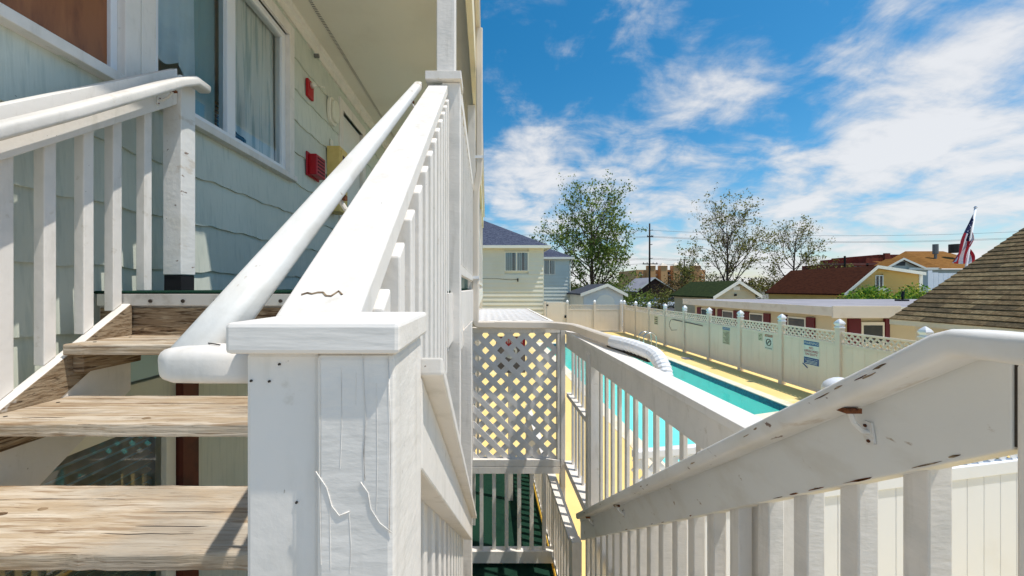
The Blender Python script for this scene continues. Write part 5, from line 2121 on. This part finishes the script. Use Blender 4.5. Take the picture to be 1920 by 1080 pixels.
def tree(name, label, px_, d_, h, spread, seed, leafm, leaf=.17, dens=1.0, clear=.18, limbs=11, up=.9, top_bare=.75, group=None, low_leaf=1.0):
    rr = random.Random(seed)
    base = Vector((X(px_, d_), d_, -.05))
    t_ = thing(name, label, 'tree', base, group)
    wood = MB()
    lv = MB()

    def seg_path(p, dirv, ln_, n_, wob, trop):
        pts = [p.copy()]
        dv = dirv.normalized()
        for i in range(n_):
            dv = (dv + Vector((rr.gauss(0, wob), rr.gauss(0, wob), rr.gauss(0, wob) + trop))).normalized()
            pts.append(pts[-1] + dv * (ln_ / n_))
        return pts

    def branch(p, dv, ln_, rad, lev):
        n_ = (7, 6, 5, 4)[lev]
        pts = seg_path(p, dv, ln_, n_, (.04, .11, .16, .2)[lev], (.02, .11, .08, .04)[lev])
        wood.tube(pts, rad, (7, 5, 4, 3)[lev], scales=[1 - .78 * i / n_ for i in range(n_ + 1)])
        if lev == 3 or (lev == 2):
            # leaves towards the ends
            for i in range(1, len(pts)):
                zrel = (pts[i].z - base.z) / h
                pr = dens * (1.0 if zrel < .5 else max(.16, 1 - (zrel - .5) * 2 * top_bare))
                if zrel < .4:
                    pr *= low_leaf
                for k_ in range(3 if lev == 3 else 2):
                    if rr.random() < pr:
                        leaf_quad(lv, pts[i] + Vector((rr.gauss(0, .14), rr.gauss(0, .14), rr.gauss(0, .14))) * (1 if lev == 3 else 1.3), leaf, rr)
        if lev < 3:
            nc = (limbs, 8, 6)[lev]
            for k_ in range(nc):
                t = rr.uniform(*((clear, 1.0), (.22, 1.0), (.2, 1.0))[lev])
                f = t * n_
                i = min(int(f), n_ - 1)
                q = pts[i].lerp(pts[i + 1], f - i)
                ax = (pts[i + 1] - pts[i]).normalized()
                az = rr.uniform(0, 2 * math.pi)
                side = ax.orthogonal()
                side.rotate(Matrix.Rotation(az, 3, ax))
                ang = rr.uniform(.4, .8) if lev else rr.uniform(.45, .85)
                nd = ax * math.cos(ang) + side * math.sin(ang)
                if lev == 0:
                    l2 = h * (.30 + .34 * (1 - t)) * rr.uniform(.8, 1.1) * spread
                else:
                    l2 = ln_ * rr.uniform(.32, .6) * (1 - .35 * t)
                branch(q, nd, l2, rad * (1 - .7 * t) * rr.uniform(.42, .62), lev + 1)

    branch(base, Vector((rr.uniform(-.05, .05), rr.uniform(-.05, .05), 1)), h * up, h * .017, 0)
    wood.build('trunk', M['bark'], t_)
    lv.build('crown', M[leafm], t_)
    return t_


def bush(name, label, px_, d_, w_, h, leafm, seed, n=1800, leaf=.2, cat='bush', group=None, z0=0, depth=None):
    rr = random.Random(seed)
    base = Vector((X(px_, d_), d_, z0))
    t_ = thing(name, label, cat, base, group)
    depth = depth or w_ * .6
    lv = MB()
    clumps = [(Vector((rr.uniform(-.5, .5) * w_, rr.uniform(-.5, .5) * depth, h * rr.uniform(.3, .82))), rr.uniform(.14, .26) * h + .1 * min(w_, h)) for _ in range(int(10 + w_ * 2))]
    for i in range(n):
        c, r = rr.choice(clumps)
        v = Vector((rr.gauss(0, 1), rr.gauss(0, 1), rr.gauss(0, 1))).normalized() * r * rr.uniform(.55, 1.08)
        p = base + c + v
        if p.z < z0 + .02:
            p.z = z0 + rr.uniform(.02, h * .4)
        leaf_quad(lv, p, leaf, rr)
    lv.build('crown', M[leafm], t_)
    wd = MB()
    for i in range(5):
        c, r = rr.choice(clumps)
        wd.tube([base + Vector((rr.uniform(-.1, .1) * w_, 0, -.05)), base + c * .6, base + c], .05 + .012 * h, 5, scales=[1, .7, .25])
    wd.build('trunk', M['bark'], t_)
    return t_


tree('leafy_tree', 'tall broad tree with fresh green leaves behind the white shed', 1112, 42, 12.9, 1.08, 21, 'leaf', leaf=.25, dens=.92, limbs=36, clear=.10, top_bare=1.1, low_leaf=1.7)
tree('sparse_tree', 'half bare spreading tree with olive leaves behind green roof', 1362, 46, 10.8, 1.4, 5, 'leaf_olive', leaf=.23, dens=.8, limbs=26, clear=.16, top_bare=1.0, low_leaf=1.6)
tree('sparse_tree', 'nearly bare tree right of the spreading olive tree', 1490, 50, 10.6, 1.05, 33, 'leaf_olive', leaf=.23, dens=.5, limbs=19, clear=.16, top_bare=1.0, low_leaf=1.6)
tree('sparse_tree', 'small sparse tree on the skyline above the red brown roof', 1568, 70, 7.6, 1.0, 14, 'leaf_olive', leaf=.26, dens=.4, limbs=11, clear=.2, top_bare=.9)
tree('sparse_tree', 'thin distant tree between the hotel and the spreading tree', 1283, 75, 8.4, .8, 44, 'leaf_olive', leaf=.26, dens=.45, limbs=11, clear=.2)
bl = 'shrubs and low trees beyond the fence'
spec = [(1190, 40, 3.2, 2.9, 'leaf', 'bright green bush right of the white shed', 1300), (1262, 66, 9, 4.6, 'leaf_brown', 'brown olive thicket left of the green roof', 2200),
        (1300, 60, 8, 5.0, 'leaf_brown', 'brown olive thicket behind the green roof', 2200), (1345, 62, 9, 5.0, 'leaf_olive', 'olive thicket under the spreading tree', 2200),
        (1410, 60, 9, 4.8, 'leaf_brown', 'brown thicket right of the green roof gable', 2200), (1455, 62, 8, 4.6, 'leaf_olive', 'olive thicket left of the red brown roof', 1800),
        (1060, 38, 2.6, 2.6, 'leaf_brown', 'dark bush between the grey house and the shed', 900), (1240, 50, 2.5, 2.6, 'leaf_olive', 'small olive bush behind the parked cars', 900),
        (1120, 46, 6.5, 4.6, 'leaf', 'green undergrowth at foot of the tall broad tree', 2600)]
for i, (p_, d_, w_, h_, lm, lab, n_) in enumerate(spec):
    bush('leafy_bush', lab, p_, d_, w_, h_, lm, 60 + i, n=n_, leaf=.22, group=bl)
bush('clipped_hedge', 'low green and yellow hedge below the ochre siding wall', 1658, 27.5, 6.4, 2.95, 'leaf_hedge', 91, n=11000, leaf=.16, cat='hedge', depth=1.0)
# distant tree line on the horizon
rr = random.Random(77)
lv = MB()
for i in range(7000):
    x = rr.uniform(-40, 420)
    y = 260 + rr.uniform(0, 30)
    hmax = 6.5 + 2.5 * math.sin(x * .07) + 1.6 * math.sin(x * .23 + 1)
    leaf_quad(lv, Vector((x, y, rr.uniform(0, hmax))), 2.2, rr)
tl = lv.build('distant_trees', M['leaf_brown'])
stuff(tl)
tag(tl, 'hazy line of distant trees along the horizon', 'trees')
